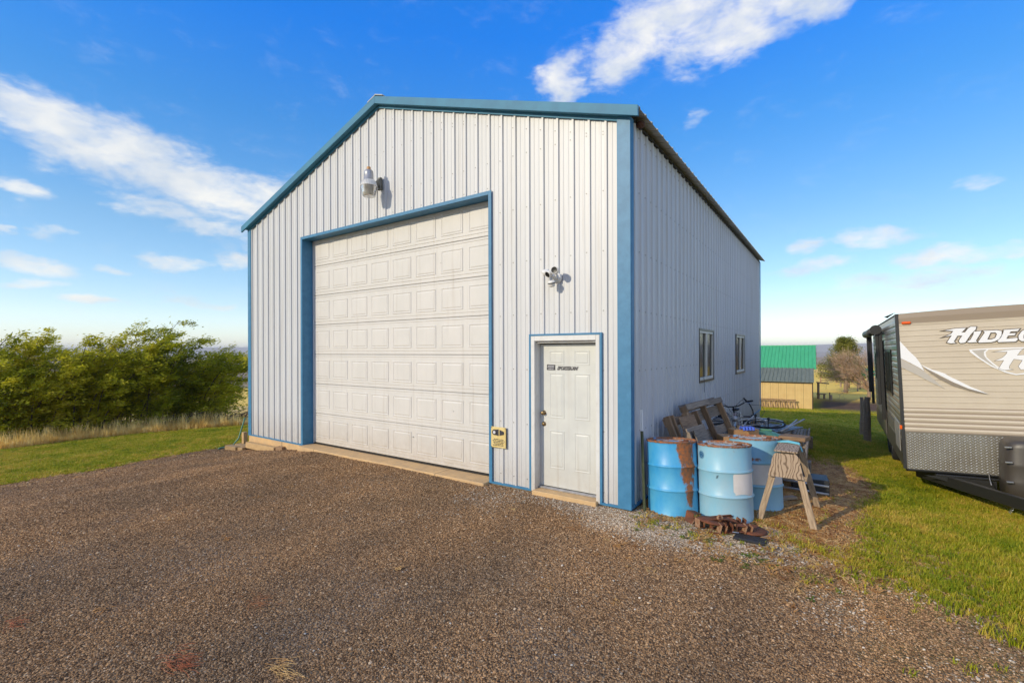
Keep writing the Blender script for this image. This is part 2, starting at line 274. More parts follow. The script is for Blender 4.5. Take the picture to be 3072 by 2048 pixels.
# ------------------------------------------------------------------ mesh helpers
class MB:
    def __init__(s): s.v = []; s.f = []
    def add(s, vs, fs):
        o = len(s.v); s.v += [tuple(v) for v in vs]; s.f += [tuple(o+i for i in f) for f in fs]; return s
    def box(s, x0, x1, y0, y1, z0, z1, mx=None):
        vs = [Vector(c) for c in ((x0,y0,z0),(x1,y0,z0),(x1,y1,z0),(x0,y1,z0),(x0,y0,z1),(x1,y0,z1),(x1,y1,z1),(x0,y1,z1))]
        if mx is not None: vs = [mx @ v for v in vs]
        return s.add(vs, [(0,3,2,1),(4,5,6,7),(0,1,5,4),(1,2,6,5),(2,3,7,6),(3,0,4,7)])
    def tube(s, path, r, n=8, caps=True):
        path = [Vector(p) for p in path]; rs = r if isinstance(r, (list, tuple)) else [r]*len(path)
        rings = []; prev = None
        for i, p in enumerate(path):
            d = (path[min(i+1, len(path)-1)]-path[max(i-1, 0)]).normalized()
            a = Vector((0, 0, 1)) if abs(d.z) < .9 else Vector((1, 0, 0))
            if prev is not None: a = prev
            u = (a-d*a.dot(d)).normalized(); prev = u; w = d.cross(u)
            rings.append([p+(u*math.cos(t)+w*math.sin(t))*rs[i] for t in [2*math.pi*k/n for k in range(n)]])
        o = len(s.v)
        for rg in rings: s.v += [tuple(q) for q in rg]
        for i in range(len(rings)-1):
            for k in range(n):
                s.f.append((o+i*n+k, o+i*n+(k+1) % n, o+(i+1)*n+(k+1) % n, o+(i+1)*n+k))
        if caps: s.f.append(tuple(o+k for k in reversed(range(n)))); s.f.append(tuple(o+(len(rings)-1)*n+k for k in range(n)))
        return s
    def lathe(s, prof, n=32, mx=None, a0=0, a1=2*math.pi):
        o = len(s.v); full = abs(a1-a0-2*math.pi) < 1e-6; m = n if full else n+1
        for (r, z) in prof:
            for k in range(m):
                t = a0+(a1-a0)*k/n; v = Vector((r*math.cos(t), r*math.sin(t), z)); s.v.append(tuple(mx @ v if mx is not None else v))
        for i in range(len(prof)-1):
            for k in range(n):
                k2 = (k+1) % m; s.f.append((o+i*m+k, o+i*m+k2, o+(i+1)*m+k2, o+(i+1)*m+k))
        return s
    def quad(s, a, b, c, d): return s.add([a, b, c, d], [(0, 1, 2, 3)])
    def prism(s, pts, f0, f1):
        """pts 2D; f0,f1 map (a,b)->3D for the two ends"""
        n = len(pts); return s.add([f0(*p) for p in pts]+[f1(*p) for p in pts], [tuple(range(n)), tuple(range(2*n-1, n-1, -1))]+[(i, i+n, (i+1) % n+n, (i+1) % n) for i in range(n)])
    def mesh(s, name, m, smooth=False):
        me = bpy.data.meshes.new(name); me.from_pydata(s.v, [], s.f)
        if m is not None: me.materials.append(m)
        if smooth: me.shade_smooth()
        return me
    def build(s, name, m, parent=None, smooth=False, bevel=0, loc=None, mx=None):
        me = s.mesh(name, m, smooth); return link(name, me, parent, bevel, loc, mx)
def fixn(me):
    bm = bmesh.new(); bm.from_mesh(me); bmesh.ops.recalc_face_normals(bm, faces=bm.faces); bm.to_mesh(me); bm.free()
def link(name, me, parent=None, bevel=0, loc=None, mx=None):
    o = bpy.data.objects.new(name, me); COL.objects.link(o)
    if parent is not None: o.parent = parent
    if mx is not None: o.matrix_local = mx
    elif loc is not None: o.location = loc
    if bevel:
        b = o.modifiers.new('bevel', 'BEVEL'); b.width = bevel; b.segments = 1; b.limit_method = 'ANGLE'
    return o
def thing(name, label, cat, loc=(0, 0, 0), rot=(0, 0, 0), group=None):
    o = bpy.data.objects.new(name, None); COL.objects.link(o); o.location = loc; o.rotation_euler = rot
    o['label'] = label; o['category'] = cat
    if group: o['group'] = group
    o.empty_display_size = .1
    return o
def tag(o, label, cat, group=None, kind=None):
    o['label'] = label; o['category'] = cat
    if group: o['group'] = group
    if kind: o['kind'] = kind
    return o
def copy_tree(o, parent=None):
    c = o.copy(); COL.objects.link(c)
    if parent is not None: c.parent = parent
    for ch in list(o.children): copy_tree(ch, c)
    return c
def frame_mx(p0, p1, up):
    p0, p1 = Vector(p0), Vector(p1); x = (p1-p0).normalized(); up = Vector(up); y = up.cross(x)
    if y.length < 1e-4: y = Vector((1, .3, 0)).cross(x)
    y.normalize(); z = x.cross(y); m = Matrix((x, y, z)).transposed().to_4x4(); m.translation = (p0+p1)/2; return m
def board(name, p0, p1, w, t, m, parent=None, up=(0, 0, 1), bevel=.003):
    """a straight board from p0 to p1; w across, t along `up`"""
    L = (Vector(p1)-Vector(p0)).length
    me = MB().box(-L/2, L/2, -w/2, w/2, -t/2, t/2).mesh(name, m)
    return link(name, me, parent, bevel, mx=frame_mx(p0, p1, up))
DG = None
def text_mesh(txt, size, shear=0., offset=0., extrude=.001, space=1.):
    cu = bpy.data.curves.new('lettering', 'FONT'); cu.body = txt; cu.size = size; cu.shear = shear; cu.offset = offset; cu.extrude = extrude; cu.space_character = space; cu.resolution_u = 3
    o = bpy.data.objects.new('lettering', cu); COL.objects.link(o)
    dg = bpy.context.evaluated_depsgraph_get(); dg.update()
    me = bpy.data.meshes.new_from_object(o.evaluated_get(dg)); bpy.data.objects.remove(o); bpy.data.curves.remove(cu); return me
def glyph_mesh(loops, extrude=.002, offset=0.):
    cu = bpy.data.curves.new('shape', 'CURVE'); cu.dimensions = '2D'; cu.fill_mode = 'BOTH'; cu.extrude = extrude; cu.offset = offset
    for lp in loops:
        sp = cu.splines.new('POLY'); sp.points.add(len(lp)-1); sp.use_cyclic_u = True
        for i, (a, b) in enumerate(lp): sp.points[i].co = (a, b, 0, 1)
    o = bpy.data.objects.new('shape', cu); COL.objects.link(o)
    dg = bpy.context.evaluated_depsgraph_get(); dg.update()
    me = bpy.data.meshes.new_from_object(o.evaluated_get(dg)); bpy.data.objects.remove(o); bpy.data.curves.remove(cu); return me

# numpy value noise
_pt = rng.random((256, 256))
def vnoise(x, y, s):
    x = np.asarray(x, float)*s+1000.3; y = np.asarray(y, float)*s+1000.7
    xi = np.floor(x).astype(int); yi = np.floor(y).astype(int); fx = x-xi; fy = y-yi
    fx = fx*fx*(3-2*fx); fy = fy*fy*(3-2*fy); g = lambda a, b: _pt[a % 256, b % 256]
    return (g(xi, yi)*(1-fx)+g(xi+1, yi)*fx)*(1-fy)+(g(xi, yi+1)*(1-fx)+g(xi+1, yi+1)*fx)*fy
def fbm(x, y, s, o=4):
    r = 0; a = .5
    for i in range(o): r = r+a*vnoise(x+13.1*i, y-7.7*i, s*2**i); a *= .5
    return r/(1-.5**o)
def sst(a, b, x):
    t = np.clip((np.asarray(x, float)-a)/(b-a), 0, 1); return t*t*(3-2*t)

# ------------------------------------------------------------------ ground
def ground_z(x, y):
    x = np.asarray(x, float); y = np.asarray(y, float)
    z = -.055+0*x
    z = z-np.interp(-x, [6.3, 9.1, 12, 17, 25, 60, 140, 300, 700], [0, .28, .42, .72, 1.25, 3.2, 6.5, 20, 60])
    z = z-np.interp(y, [1.5, 4, 11.6, 16, 20, 24, 28, 32, 50, 135, 300, 800], [0, .07, .31, .82, 1.33, 1.64, 1.86, 2.09, 2.22, 1.55, 12, 40])
    z = z-.2*sst(1.5, 3.4, x)*sst(-1.5, 2.5, y)*(1-sst(10, 30, y))
    z = z-np.interp(x, [8, 30, 140, 700], [0, 1, 16, 60])
    z = z-np.interp(-y, [15, 60, 800], [0, 1, 60])
    z = np.maximum(z, -75)
    r = np.hypot(x, y)
    z = z+(fbm(x, y, .6, 3)-.5)*.05*sst(.5, 4, r)+(fbm(x, y, .012, 3)-.5)*5*sst(140, 500, r)
    inb = (x > -9.3) & (x < .05) & (y > -.05) & (y < 11.7)
    return z
def gz(x, y): return float(ground_z(x, y))
# boundaries of lawn, straw and pale pebbles
RB = [(-.2, .55), (.86, .3), (1.57, .2), (2.04, -.25), (2.5, -.48), (2.86, -.75), (3.09, -1.05), (4.5, -2.6), (9, -6)]
LB = [(-9.4, -9), (-9.65, -5.0), (-9.7, -3.87), (-9.55, -2.78), (-9.9, -1.24), (-10.0, .05), (-9.6, .6), (-9.2, 20)]
def lawn_mask(x, y):
    x = np.asarray(x, float); y = np.asarray(y, float)
    wob = (fbm(x, y, 1.6, 4)-.5)
    yb = np.interp(x, [p[0] for p in RB], [p[1] for p in RB])
    r = (.72*sst(-.35, .45, (y-yb)+wob*1.5)+.28*sst(-1.5, .3, (y-yb)+wob*2.2))*sst(-.1, .3, x)
    xb = np.interp(y, [p[1] for p in LB], [p[0] for p in LB])
    l = sst(-.12, .22, (xb-x)+wob*.55)
    back = sst(11.7, 12.0, y)
    return np.clip(np.maximum(np.maximum(r, l), back), 0, 1)
def straw_mask(x, y):
    """worn bare strip with dead needles alongside the junk"""
    w = (fbm(x, y, 1.1, 4)-.5)
    a = sst(-.1, .25, x)*(1-sst(2.1, 2.55, x+w*.7-.03*(np.asarray(y)-2)))*sst(-.15, .5, np.asarray(y)+w)*(1-sst(3.8, 6.2, np.asarray(y)+w*2))
    return a
def pale_mask(x, y):
    x = np.asarray(x, float); y = np.asarray(y, float)
    w = (fbm(x, y, 1.3, 4)-.5)
    d = np.hypot((x-.62)/1.35, (y+.38)/.42)
    b = np.exp(-((y+.12)/.3)**2)*sst(-1.9, -.4, x)*(1-sst(1.5, 2.2, x))
    return np.clip(np.maximum(1.25-d, b)+w*.9, 0, 1)
def axis(lo, hi, fine, far):
    a = list(np.arange(lo, hi, fine)); s = fine; x = hi
    while x < far: s *= 1.16; x += s; a.append(x)
    s = fine; x = lo; b = []
    while x > -far: s *= 1.16; x -= s; b.append(x)
    return np.array(b[::-1]+a)
gxs = axis(-11.5, 6.5, .065, 9000); gys = axis(-6, 9, .065, 9000)
GX, GY = np.meshgrid(gxs, gys); GZ = ground_z(GX, GY)
nx, ny = len(gxs), len(gys)
me = bpy.data.meshes.new('ground'); me.vertices.add(nx*ny)
me.vertices.foreach_set('co', np.stack([GX, GY, GZ], -1).astype(np.float32).ravel())
ii = np.arange(nx*ny).reshape(ny, nx); q = np.stack([ii[:-1, :-1], ii[:-1, 1:], ii[1:, 1:], ii[1:, :-1]], -1).reshape(-1, 4)
me.loops.add(q.size); me.loops.foreach_set('vertex_index', q.ravel().astype(np.int32))
me.polygons.add(len(q)); me.polygons.foreach_set('loop_start', (np.arange(len(q))*4).astype(np.int32))
me.update(); me.validate(); me.shade_smooth()
ca = me.color_attributes.new('cover', 'FLOAT_COLOR', 'POINT')
dirt = sst(-.4, .4, 1.2-np.abs(GY-(37+.0*GX))/3.0)*sst(-.4, .6, GX-.8)*sst(0, 3, 14-GX)
cc = np.stack([lawn_mask(GX, GY), straw_mask(GX, GY), pale_mask(GX, GY), np.clip(dirt, 0, 1)], -1).reshape(-1, 4)
ca.data.foreach_set('color', cc.astype(np.float32).ravel())
Zc = -np.sin(YAW)*(GX-CAM.x)+np.cos(YAW)*(GY-CAM.y); Uc = 1536+1411.92*(np.cos(YAW)*(GX-CAM.x)+np.sin(YAW)*(GY-CAM.y))/np.maximum(Zc, .5)
verge = sst(-.2, .9, Zc-np.interp(Uc, [0, 300, 600, 740], [12.6, 14.2, 15.7, 16.6])+(fbm(GX, GY, 1.2, 3)-.5)*.8)*(GX < -9.2)*(Zc > 3)*(Uc < 900)
cd_ = me.color_attributes.new('verge', 'FLOAT_COLOR', 'POINT'); cd_.data.foreach_set('color', np.repeat(verge.reshape(-1, 1), 4, 1).astype(np.float32).ravel())
def ground_material():
    m = bpy.data.materials.new('ground_cover'); m.use_nodes = True; t = m.node_tree; L = t.links; p = t.nodes['Principled BSDF']
    pos = N(t, 'ShaderNodeNewGeometry').outputs['Position']
    at = N(t, 'ShaderNodeAttribute', attribute_name='cover'); sp = N(t, 'ShaderNodeSeparateColor'); L.new(at.outputs['Color'], sp.inputs[0])
    def noise(s, d=4, r=.6, dist=0.):
        n = N(t, 'ShaderNodeTexNoise'); n.inputs['Scale'].default_value = s; n.inputs['Detail'].default_value = d; n.inputs['Roughness'].default_value = r; n.inputs['Distortion'].default_value = dist; L.new(pos, n.inputs['Vector']); return n
    def ramp(v, *st):
        r = N(t, 'ShaderNodeValToRGB'); e = r.color_ramp.elements
        while len(e) < len(st): e.new(.5)
        for i, (q, c) in enumerate(st): e[i].position = q; e[i].color = (*c, 1)
        L.new(v, r.inputs['Fac']); return r.outputs['Color']
    def mix(f, a, b, bt='MIX'):
        n = N(t, 'ShaderNodeMix', data_type='RGBA', blend_type=bt)
        for k, v in (('Factor', f), ('A', a), ('B', b)):
            if isinstance(v, float): n.inputs[k].default_value = v
            elif isinstance(v, tuple): n.inputs[k].default_value = (*v, 1)
            else: L.new(v, n.inputs[k])
        return n.outputs['Result']
    vo = N(t, 'ShaderNodeTexVoronoi'); vo.inputs['Scale'].default_value = 62; L.new(pos, vo.inputs['Vector'])
    vc = N(t, 'ShaderNodeSeparateColor'); L.new(vo.outputs['Color'], vc.inputs[0])
    stone = ramp(vc.outputs[0], (0, (.085, .05, .028)), (.45, (.25, .155, .085)), (.85, (.40, .26, .145)), (1, (.53, .41, .27)))
    tone = ramp(noise(.55, 5, .6).outputs['Fac'], (.3, (.68, .66, .64)), (.5, (.95, .9, .85)), (.7, (1.25, 1.08, .85)))
    mpt = N(t, 'ShaderNodeMapping'); mpt.inputs['Rotation'].default_value = (0, 0, .25); mpt.inputs['Scale'].default_value = (1.5, .18, 0); L.new(pos, mpt.inputs['Vector'])
    nt = N(t, 'ShaderNodeTexNoise'); nt.inputs['Scale'].default_value = 1.; nt.inputs['Detail'].default_value = 3; L.new(mpt.outputs[0], nt.inputs['Vector'])
    grav = mix(1.0, mix(1.0, stone, tone, 'MULTIPLY'), ramp(nt.outputs['Fac'], (.38, (.88, .87, .87)), (.6, (1.07, 1.05, 1.02))), 'MULTIPLY')
    sand = mix(ramp(noise(1.1, 5, .65).outputs['Fac'], (.5, (0, 0, 0)), (.72, (.6, .6, .6))), grav, (.17, .11, .06))
    pstone = ramp(vc.outputs[1], (0, (.10, .075, .05)), (.5, (.30, .26, .21)), (1, (.58, .55, .5)))
    c = mix(sp.outputs[2], sand, pstone)
    g1 = ramp(noise(2.2, 6, .7).outputs['Fac'], (.28, (.17, .16, .015)), (.5, (.30, .28, .02)), (.68, (.48, .34, .05)))
    g2 = ramp(noise(.35, 4, .6).outputs['Fac'], (.3, (.75, 1.0, .6)), (.7, (1.35, 1.1, .9)))
    c = mix(sp.outputs[0], c, mix(1.0, g1, g2, 'MULTIPLY'))
    stw = ramp(noise(14, 5, .7, 1.5).outputs['Fac'], (.3, (.20, .065, .02)), (.5, (.48, .175, .04)), (.7, (.62, .30, .10)))
    c = mix(sp.outputs[1], c, stw)
    vg = N(t, 'ShaderNodeAttribute', attribute_name='verge')
    c = mix(vg.outputs['Fac'], c, ramp(noise(3, 5).outputs['Fac'], (.3, (.55, .34, .09)), (.7, (.85, .58, .20))))
    # far field: dry gold pasture, then brown and purple-grey range
    ln = N(t, 'ShaderNodeVectorMath', operation='LENGTH'); L.new(pos, ln.inputs[0])
    far = N(t, 'ShaderNodeMapRange'); far.inputs['From Min'].default_value = 37; far.inputs['From Max'].default_value = 43; L.new(ln.outputs['Value'], far.inputs['Value'])
    fld = ramp(noise(.07, 6, .6).outputs['Fac'], (.3, (.85, .50, .07)), (.5, (.95, .62, .13)), (.7, (.88, .54, .12)))
    c = mix(far.outputs[0], c, fld)
    vf = N(t, 'ShaderNodeMapRange'); vf.inputs['From Min'].default_value = 190; vf.inputs['From Max'].default_value = 420; L.new(ln.outputs['Value'], vf.inputs['Value'])
    mpv = N(t, 'ShaderNodeMapping'); mpv.inputs['Scale'].default_value = (.0023, .0055, 0); L.new(pos, mpv.inputs['Vector'])
    nv = N(t, 'ShaderNodeTexNoise'); nv.inputs['Scale'].default_value = 1.; nv.inputs['Detail'].default_value = 5; L.new(mpv.outputs[0], nv.inputs['Vector'])
    c = mix(vf.outputs[0], c, ramp(nv.outputs['Fac'], (.35, (.17, .12, .085)), (.5, (.30, .23, .15)), (.62, (.18, .16, .13)), (.7, (.36, .28, .17))))
    c = mix(at.outputs['Alpha'], c, ramp(noise(1.5, 4).outputs['Fac'], (.3, (.10, .055, .035)), (.7, (.17, .10, .06))))
    L.new(c, p.inputs['Base Color']); p.inputs['Roughness'].default_value = .95; p.inputs['Specular IOR Level'].default_value = .15
    b = N(t, 'ShaderNodeBump'); b.inputs['Strength'].default_value = .9; b.inputs['Distance'].default_value = .012
    inv = N(t, 'ShaderNodeMath', operation='MULTIPLY_ADD'); inv.inputs[1].default_value = -1.6; L.new(vo.outputs['Distance'], inv.inputs[0]); L.new(noise(25, 4).outputs['Fac'], inv.inputs[2])
    bf = N(t, 'ShaderNodeMapRange'); bf.inputs['From Min'].default_value = 6; bf.inputs['From Max'].default_value = 30; bf.inputs['To Min'].default_value = .9; bf.inputs['To Max'].default_value = 0; L.new(ln.outputs['Value'], bf.inputs['Value']); L.new(bf.outputs[0], b.inputs['Strength'])
    L.new(inv.outputs[0], b.inputs['Height']); L.new(b.outputs[0], p.inputs['Normal'])
    return m
me.materials.append(ground_material())
ground = link('ground', me); ground['kind'] = 'structure'

# distant hills: ridges with real depth
def ridge(name, az0, az1, r, depth, base, top, seed, m):
    n, k = 120, 6; vs = []; fs = []
    for i in range(n+1):
        a = az0+(az1-az0)*i/n
        h = top*(.45+.55*float(fbm(i*.11+seed, seed*3.1, 1., 4))*1.3)
        for j in range(k+1):
            tt = j/k; rr = r+depth*tt; prof = math.sin(math.pi*tt)**.8
            vs.append((rr*math.sin(a), rr*math.cos(a), base+(h-base)*prof if 0 < j < k else base))
    for i in range(n):
        for j in range(k): fs.append((i*(k+1)+j, i*(k+1)+j+1, (i+1)*(k+1)+j+1, (i+1)*(k+1)+j))
    b = MB(); b.v = vs; b.f = fs; o = b.build(name, m, smooth=True); fixn(o.data); o['kind'] = 'structure'; return o
M['hill_far'] = mat('dry_rangeland', (.24, .17, .12), .95, col2=(.33, .25, .17), vs=.004, world_co=True)
M['hill_near'] = mat('brown_farmland', (.16, .09, .06), .95, col2=(.38, .27, .13), vs=.02, vmap=(1, 1, 4), world_co=True)
ridge('hills', R(-100), R(60), 4200, 2600, -90, 62, 3.3, M['hill_far'])
ridge('hills', R(-100), R(60), 2300, 900, -80, -12, 9.1, M['hill_far'])
ridge('hills', R(-100), R(60), 900, 420, -75, -17, 5.7, M['hill_near'])

# ------------------------------------------------------------------ scatter (instances on points, all inside one object)
def scatter(name, pts, rot, scale, pid, protos, m, label=None, cat=None):
    """pts (n,3); protos list of (verts, faces). Point i becomes an instance of protos[pid[i]]."""
    vs = [np.asarray(pts, np.float32)]; fs = []; off = len(pts); tagv = [np.full(len(pts), -1)]
    for k, (pv, pf) in enumerate(protos):
        vs.append(np.asarray(pv, np.float32)); fs += [tuple(off+i for i in f) for f in pf]; tagv.append(np.full(len(pv), k)); off += len(pv)
    V = np.concatenate(vs); T = np.concatenate(tagv)
    me = bpy.data.meshes.new(name); me.from_pydata(V.tolist(), [], fs); me.materials.append(m)
    n = len(V)
    def attr(nm, typ, data, key):
        a = me.attributes.new(nm, typ, 'POINT'); a.data.foreach_set(key, data)
    attr('proto', 'INT', T.astype(np.int32), 'value')
    attr('pick', 'INT', np.concatenate([np.asarray(pid), np.zeros(n-len(pts))]).astype(np.int32), 'value')
    rr = np.zeros((n, 3), np.float32); rr[:len(pts)] = rot; attr('turn', 'FLOAT_VECTOR', rr.ravel(), 'vector')
    ss = np.ones((n, 3), np.float32); ss[:len(pts)] = scale; attr('size', 'FLOAT_VECTOR', ss.ravel(), 'vector')
    ob = link(name, me); md = ob.modifiers.new('scatter', 'NODES')
    g = bpy.data.node_groups.new(name, 'GeometryNodeTree'); md.node_group = g
    g.interface.new_socket('Geometry', in_out='INPUT', socket_type='NodeSocketGeometry'); g.interface.new_socket('Geometry', in_out='OUTPUT', socket_type='NodeSocketGeometry')
    gi = N(g, 'NodeGroupInput'); go = N(g, 'NodeGroupOutput'); L = g.links
    def na(nm, typ):
        a = N(g, 'GeometryNodeInputNamedAttribute', data_type=typ); a.inputs['Name'].default_value = nm; return a.outputs[0]
    def eq(k):
        c = N(g, 'FunctionNodeCompare', data_type='INT', operation='EQUAL'); L.new(na('proto', 'INT'), c.inputs[2]); c.inputs[3].default_value = k; return c.outputs[0]
    sp = N(g, 'GeometryNodeSeparateGeometry', domain='POINT'); L.new(gi.outputs[0], sp.inputs[0]); L.new(eq(-1), sp.inputs[1])
    # geometry-to-instance, joined; links into Join are read newest first, so wire the prototypes in reverse
    jn = N(g, 'GeometryNodeJoinGeometry')
    for k in reversed(range(len(protos))):
        s2 = N(g, 'GeometryNodeSeparateGeometry', domain='POINT'); L.new(gi.outputs[0], s2.inputs[0]); L.new(eq(k), s2.inputs[1])
        gi2 = N(g, 'GeometryNodeGeometryToInstance'); L.new(s2.outputs[0], gi2.inputs[0]); L.new(gi2.outputs[0], jn.inputs[0])
    mp = N(g, 'GeometryNodeMeshToPoints'); L.new(sp.outputs[0], mp.inputs['Mesh'])
    ip = N(g, 'GeometryNodeInstanceOnPoints'); L.new(mp.outputs[0], ip.inputs['Points']); L.new(jn.outputs[0], ip.inputs['Instance'])
    ip.inputs['Pick Instance'].default_value = True; L.new(na('pick', 'INT'), ip.inputs['Instance Index'])
    er = N(g, 'FunctionNodeEulerToRotation'); L.new(na('turn', 'FLOAT_VECTOR'), er.inputs[0]); L.new(er.outputs[0], ip.inputs['Rotation'])
    L.new(na('size', 'FLOAT_VECTOR'), ip.inputs['Scale']); L.new(ip.outputs[0], go.inputs[0])
    ob['kind'] = 'stuff'
    if label: ob['label'] = label; ob['category'] = cat
    return ob
def rock(seed):
    bm = bmesh.new(); bmesh.ops.create_icosphere(bm, subdivisions=1, radius=1); r = random.Random(seed)
    sx, sy, sz = r.uniform(.8, 1.25), r.uniform(.6, 1), r.uniform(.4, .65)
    vs = [(v.co.x*sx*r.uniform(.75, 1.2), v.co.y*sy*r.uniform(.75, 1.2), v.co.z*sz*r.uniform(.75, 1.15)) for v in bm.verts]
    fs = [tuple(v.index for v in f.verts) for f in bm.faces]; bm.free(); return vs, fs
def tuft(seed, n=12, h=1., spread=.35, w=.05, lean=.5):
    r = random.Random(seed); vs = []; fs = []
    for i in range(n):
        a = r.uniform(0, 6.283); d = spread*math.sqrt(r.random()); bx, by = d*math.cos(a), d*math.sin(a)
        la = r.uniform(0, 6.283); ll = lean*r.uniform(.2, 1); hh = h*r.uniform(.5, 1.1); px, py = -math.sin(la+r.uniform(-1, 1))*w, math.cos(la)*w
        o = len(vs)
        for (tt, ww) in ((0, 1), (.55, .8)):
            cx, cy, cz = bx+math.cos(la)*ll*tt**2*hh, by+math.sin(la)*ll*tt**2*hh, hh*tt
            vs += [(cx-px*ww, cy-py*ww, cz), (cx+px*ww, cy+py*ww, cz)]
        vs.append((bx+math.cos(la)*ll*hh, by+math.sin(la)*ll*hh, hh*.95))
        fs += [(o, o+1, o+3, o+2), (o+2, o+3, o+4)]
    return vs, fs
# visible-wedge test so nothing is spent outside the view (with generous margin)
def in_view(x, y, marg=.3):
    dx, dy = x-CAM.x, y-CAM.y; Z = -math.sin(YAW)*dx+math.cos(YAW)*dy; X = math.cos(YAW)*dx+math.sin(YAW)*dy
    return (Z > 2.2) & (np.abs(X) < Z*(1.09+marg)+.4), Z
def in_building(x, y, m=0.): return (x > -9.12-m) & (x < .03+m) & (y > -.0-m) & (y < 11.6+m)
def place(n, x0, x1, y0, y1, dens):
    """n candidates in a box kept with probability dens(x,y,Z)"""
    x = rng.uniform(x0, x1, n); y = rng.uniform(y0, y1, n); ok, Z = in_view(x, y); ok &= ~in_building(x, y)
    x, y, Z = x[ok], y[ok], Z[ok]; k = rng.random(len(x)) < dens(x, y, Z); return x[k], y[k], Z[k]
def stone_mat(name, ramp_cols):
    m = bpy.data.materials.new(name); m.use_nodes = True; t = m.node_tree; p = t.nodes['Principled BSDF']; p.inputs['Roughness'].default_value = .9; p.inputs['Specular IOR Level'].default_value = .25
    oi = N(t, 'ShaderNodeObjectInfo'); r = N(t, 'ShaderNodeValToRGB'); e = r.color_ramp.elements
    while len(e) < len(ramp_cols): e.new(.5)
    for i, (q, c) in enumerate(ramp_cols): e[i].position = q; e[i].color = (*c, 1)
    t.links.new(oi.outputs['Random'], r.inputs['Fac'])
    pos = N(t, 'ShaderNodeNewGeometry').outputs['Position']; n = N(t, 'ShaderNodeTexNoise'); n.inputs['Scale'].default_value = .55; n.inputs['Detail'].default_value = 5; t.links.new(pos, n.inputs['Vector'])
    r2 = N(t, 'ShaderNodeValToRGB'); r2.color_ramp.elements[0].position = .3; r2.color_ramp.elements[0].color = (.70, .69, .68, 1); r2.color_ramp.elements[1].position = .7; r2.color_ramp.elements[1].color = (1.25, 1.08, .88, 1); t.links.new(n.outputs['Fac'], r2.inputs['Fac'])
    mx = N(t, 'ShaderNodeMix', data_type='RGBA', blend_type='MULTIPLY'); mx.inputs['Factor'].default_value = 1; t.links.new(r.outputs[0], mx.inputs['A']); t.links.new(r2.outputs[0], mx.inputs['B'])
    mpt = N(t, 'ShaderNodeMapping'); mpt.inputs['Rotation'].default_value = (0, 0, .25); mpt.inputs['Scale'].default_value = (1.5, .18, 0); t.links.new(pos, mpt.inputs['Vector'])
    nt = N(t, 'ShaderNodeTexNoise'); nt.inputs['Scale'].default_value = 1.; nt.inputs['Detail'].default_value = 3; t.links.new(mpt.outputs[0], nt.inputs['Vector'])
    r3 = N(t, 'ShaderNodeValToRGB'); r3.color_ramp.elements[0].position = .38; r3.color_ramp.elements[0].color = (.88, .87, .87, 1); r3.color_ramp.elements[1].position = .6; r3.color_ramp.elements[1].color = (1.07, 1.05, 1.02, 1); t.links.new(nt.outputs['Fac'], r3.inputs['Fac'])
    mx2 = N(t, 'ShaderNodeMix', data_type='RGBA', blend_type='MULTIPLY'); mx2.inputs['Factor'].default_value = 1; t.links.new(mx.outputs['Result'], mx2.inputs['A']); t.links.new(r3.outputs[0], mx2.inputs['B'])
    t.links.new(mx2.outputs['Result'], p.inputs['Base Color']); return m
def leaf_mat(name, cols, nscale=1.2, transl=.35):
    m = bpy.data.materials.new(name); m.use_nodes = True; t = m.node_tree; p = t.nodes['Principled BSDF']; p.inputs['Roughness'].default_value = .6; p.inputs['Specular IOR Level'].default_value = .25
    pos = N(t, 'ShaderNodeNewGeometry').outputs['Position']; n = N(t, 'ShaderNodeTexNoise'); n.inputs['Scale'].default_value = nscale; n.inputs['Detail'].default_value = 6; n.inputs['Roughness'].default_value = .7; t.links.new(pos, n.inputs['Vector'])
    oi = N(t, 'ShaderNodeObjectInfo'); ad = N(t, 'ShaderNodeMath', operation='MULTIPLY_ADD'); ad.inputs[1].default_value = .36; ad.inputs[2].default_value = -.18; t.links.new(oi.outputs['Random'], ad.inputs[0])
    ad2 = N(t, 'ShaderNodeMath', operation='ADD'); t.links.new(ad.outputs[0], ad2.inputs[0]); t.links.new(n.outputs['Fac'], ad2.inputs[1])
    r = N(t, 'ShaderNodeValToRGB'); e = r.color_ramp.elements
    while len(e) < len(cols): e.new(.5)
    for i, (q, c) in enumerate(cols): e[i].position = q; e[i].color = (*c, 1)
    t.links.new(ad2.outputs[0], r.inputs['Fac']); t.links.new(r.outputs[0], p.inputs['Base Color'])
    tr = N(t, 'ShaderNodeBsdfTranslucent'); t.links.new(r.outputs[0], tr.inputs['Color']); ms = N(t, 'ShaderNodeMixShader'); ms.inputs[0].default_value = transl
    t.links.new(p.outputs[0], ms.inputs[1]); t.links.new(tr.outputs[0], ms.inputs[2]); t.links.new(ms.outputs[0], t.nodes['Material Output'].inputs['Surface']); return m
rocks = [rock(i) for i in range(7)]
def rnd_rot(n): return np.stack([rng.uniform(-.35, .35, n), rng.uniform(-.35, .35, n), rng.uniform(0, 6.283, n)], -1)
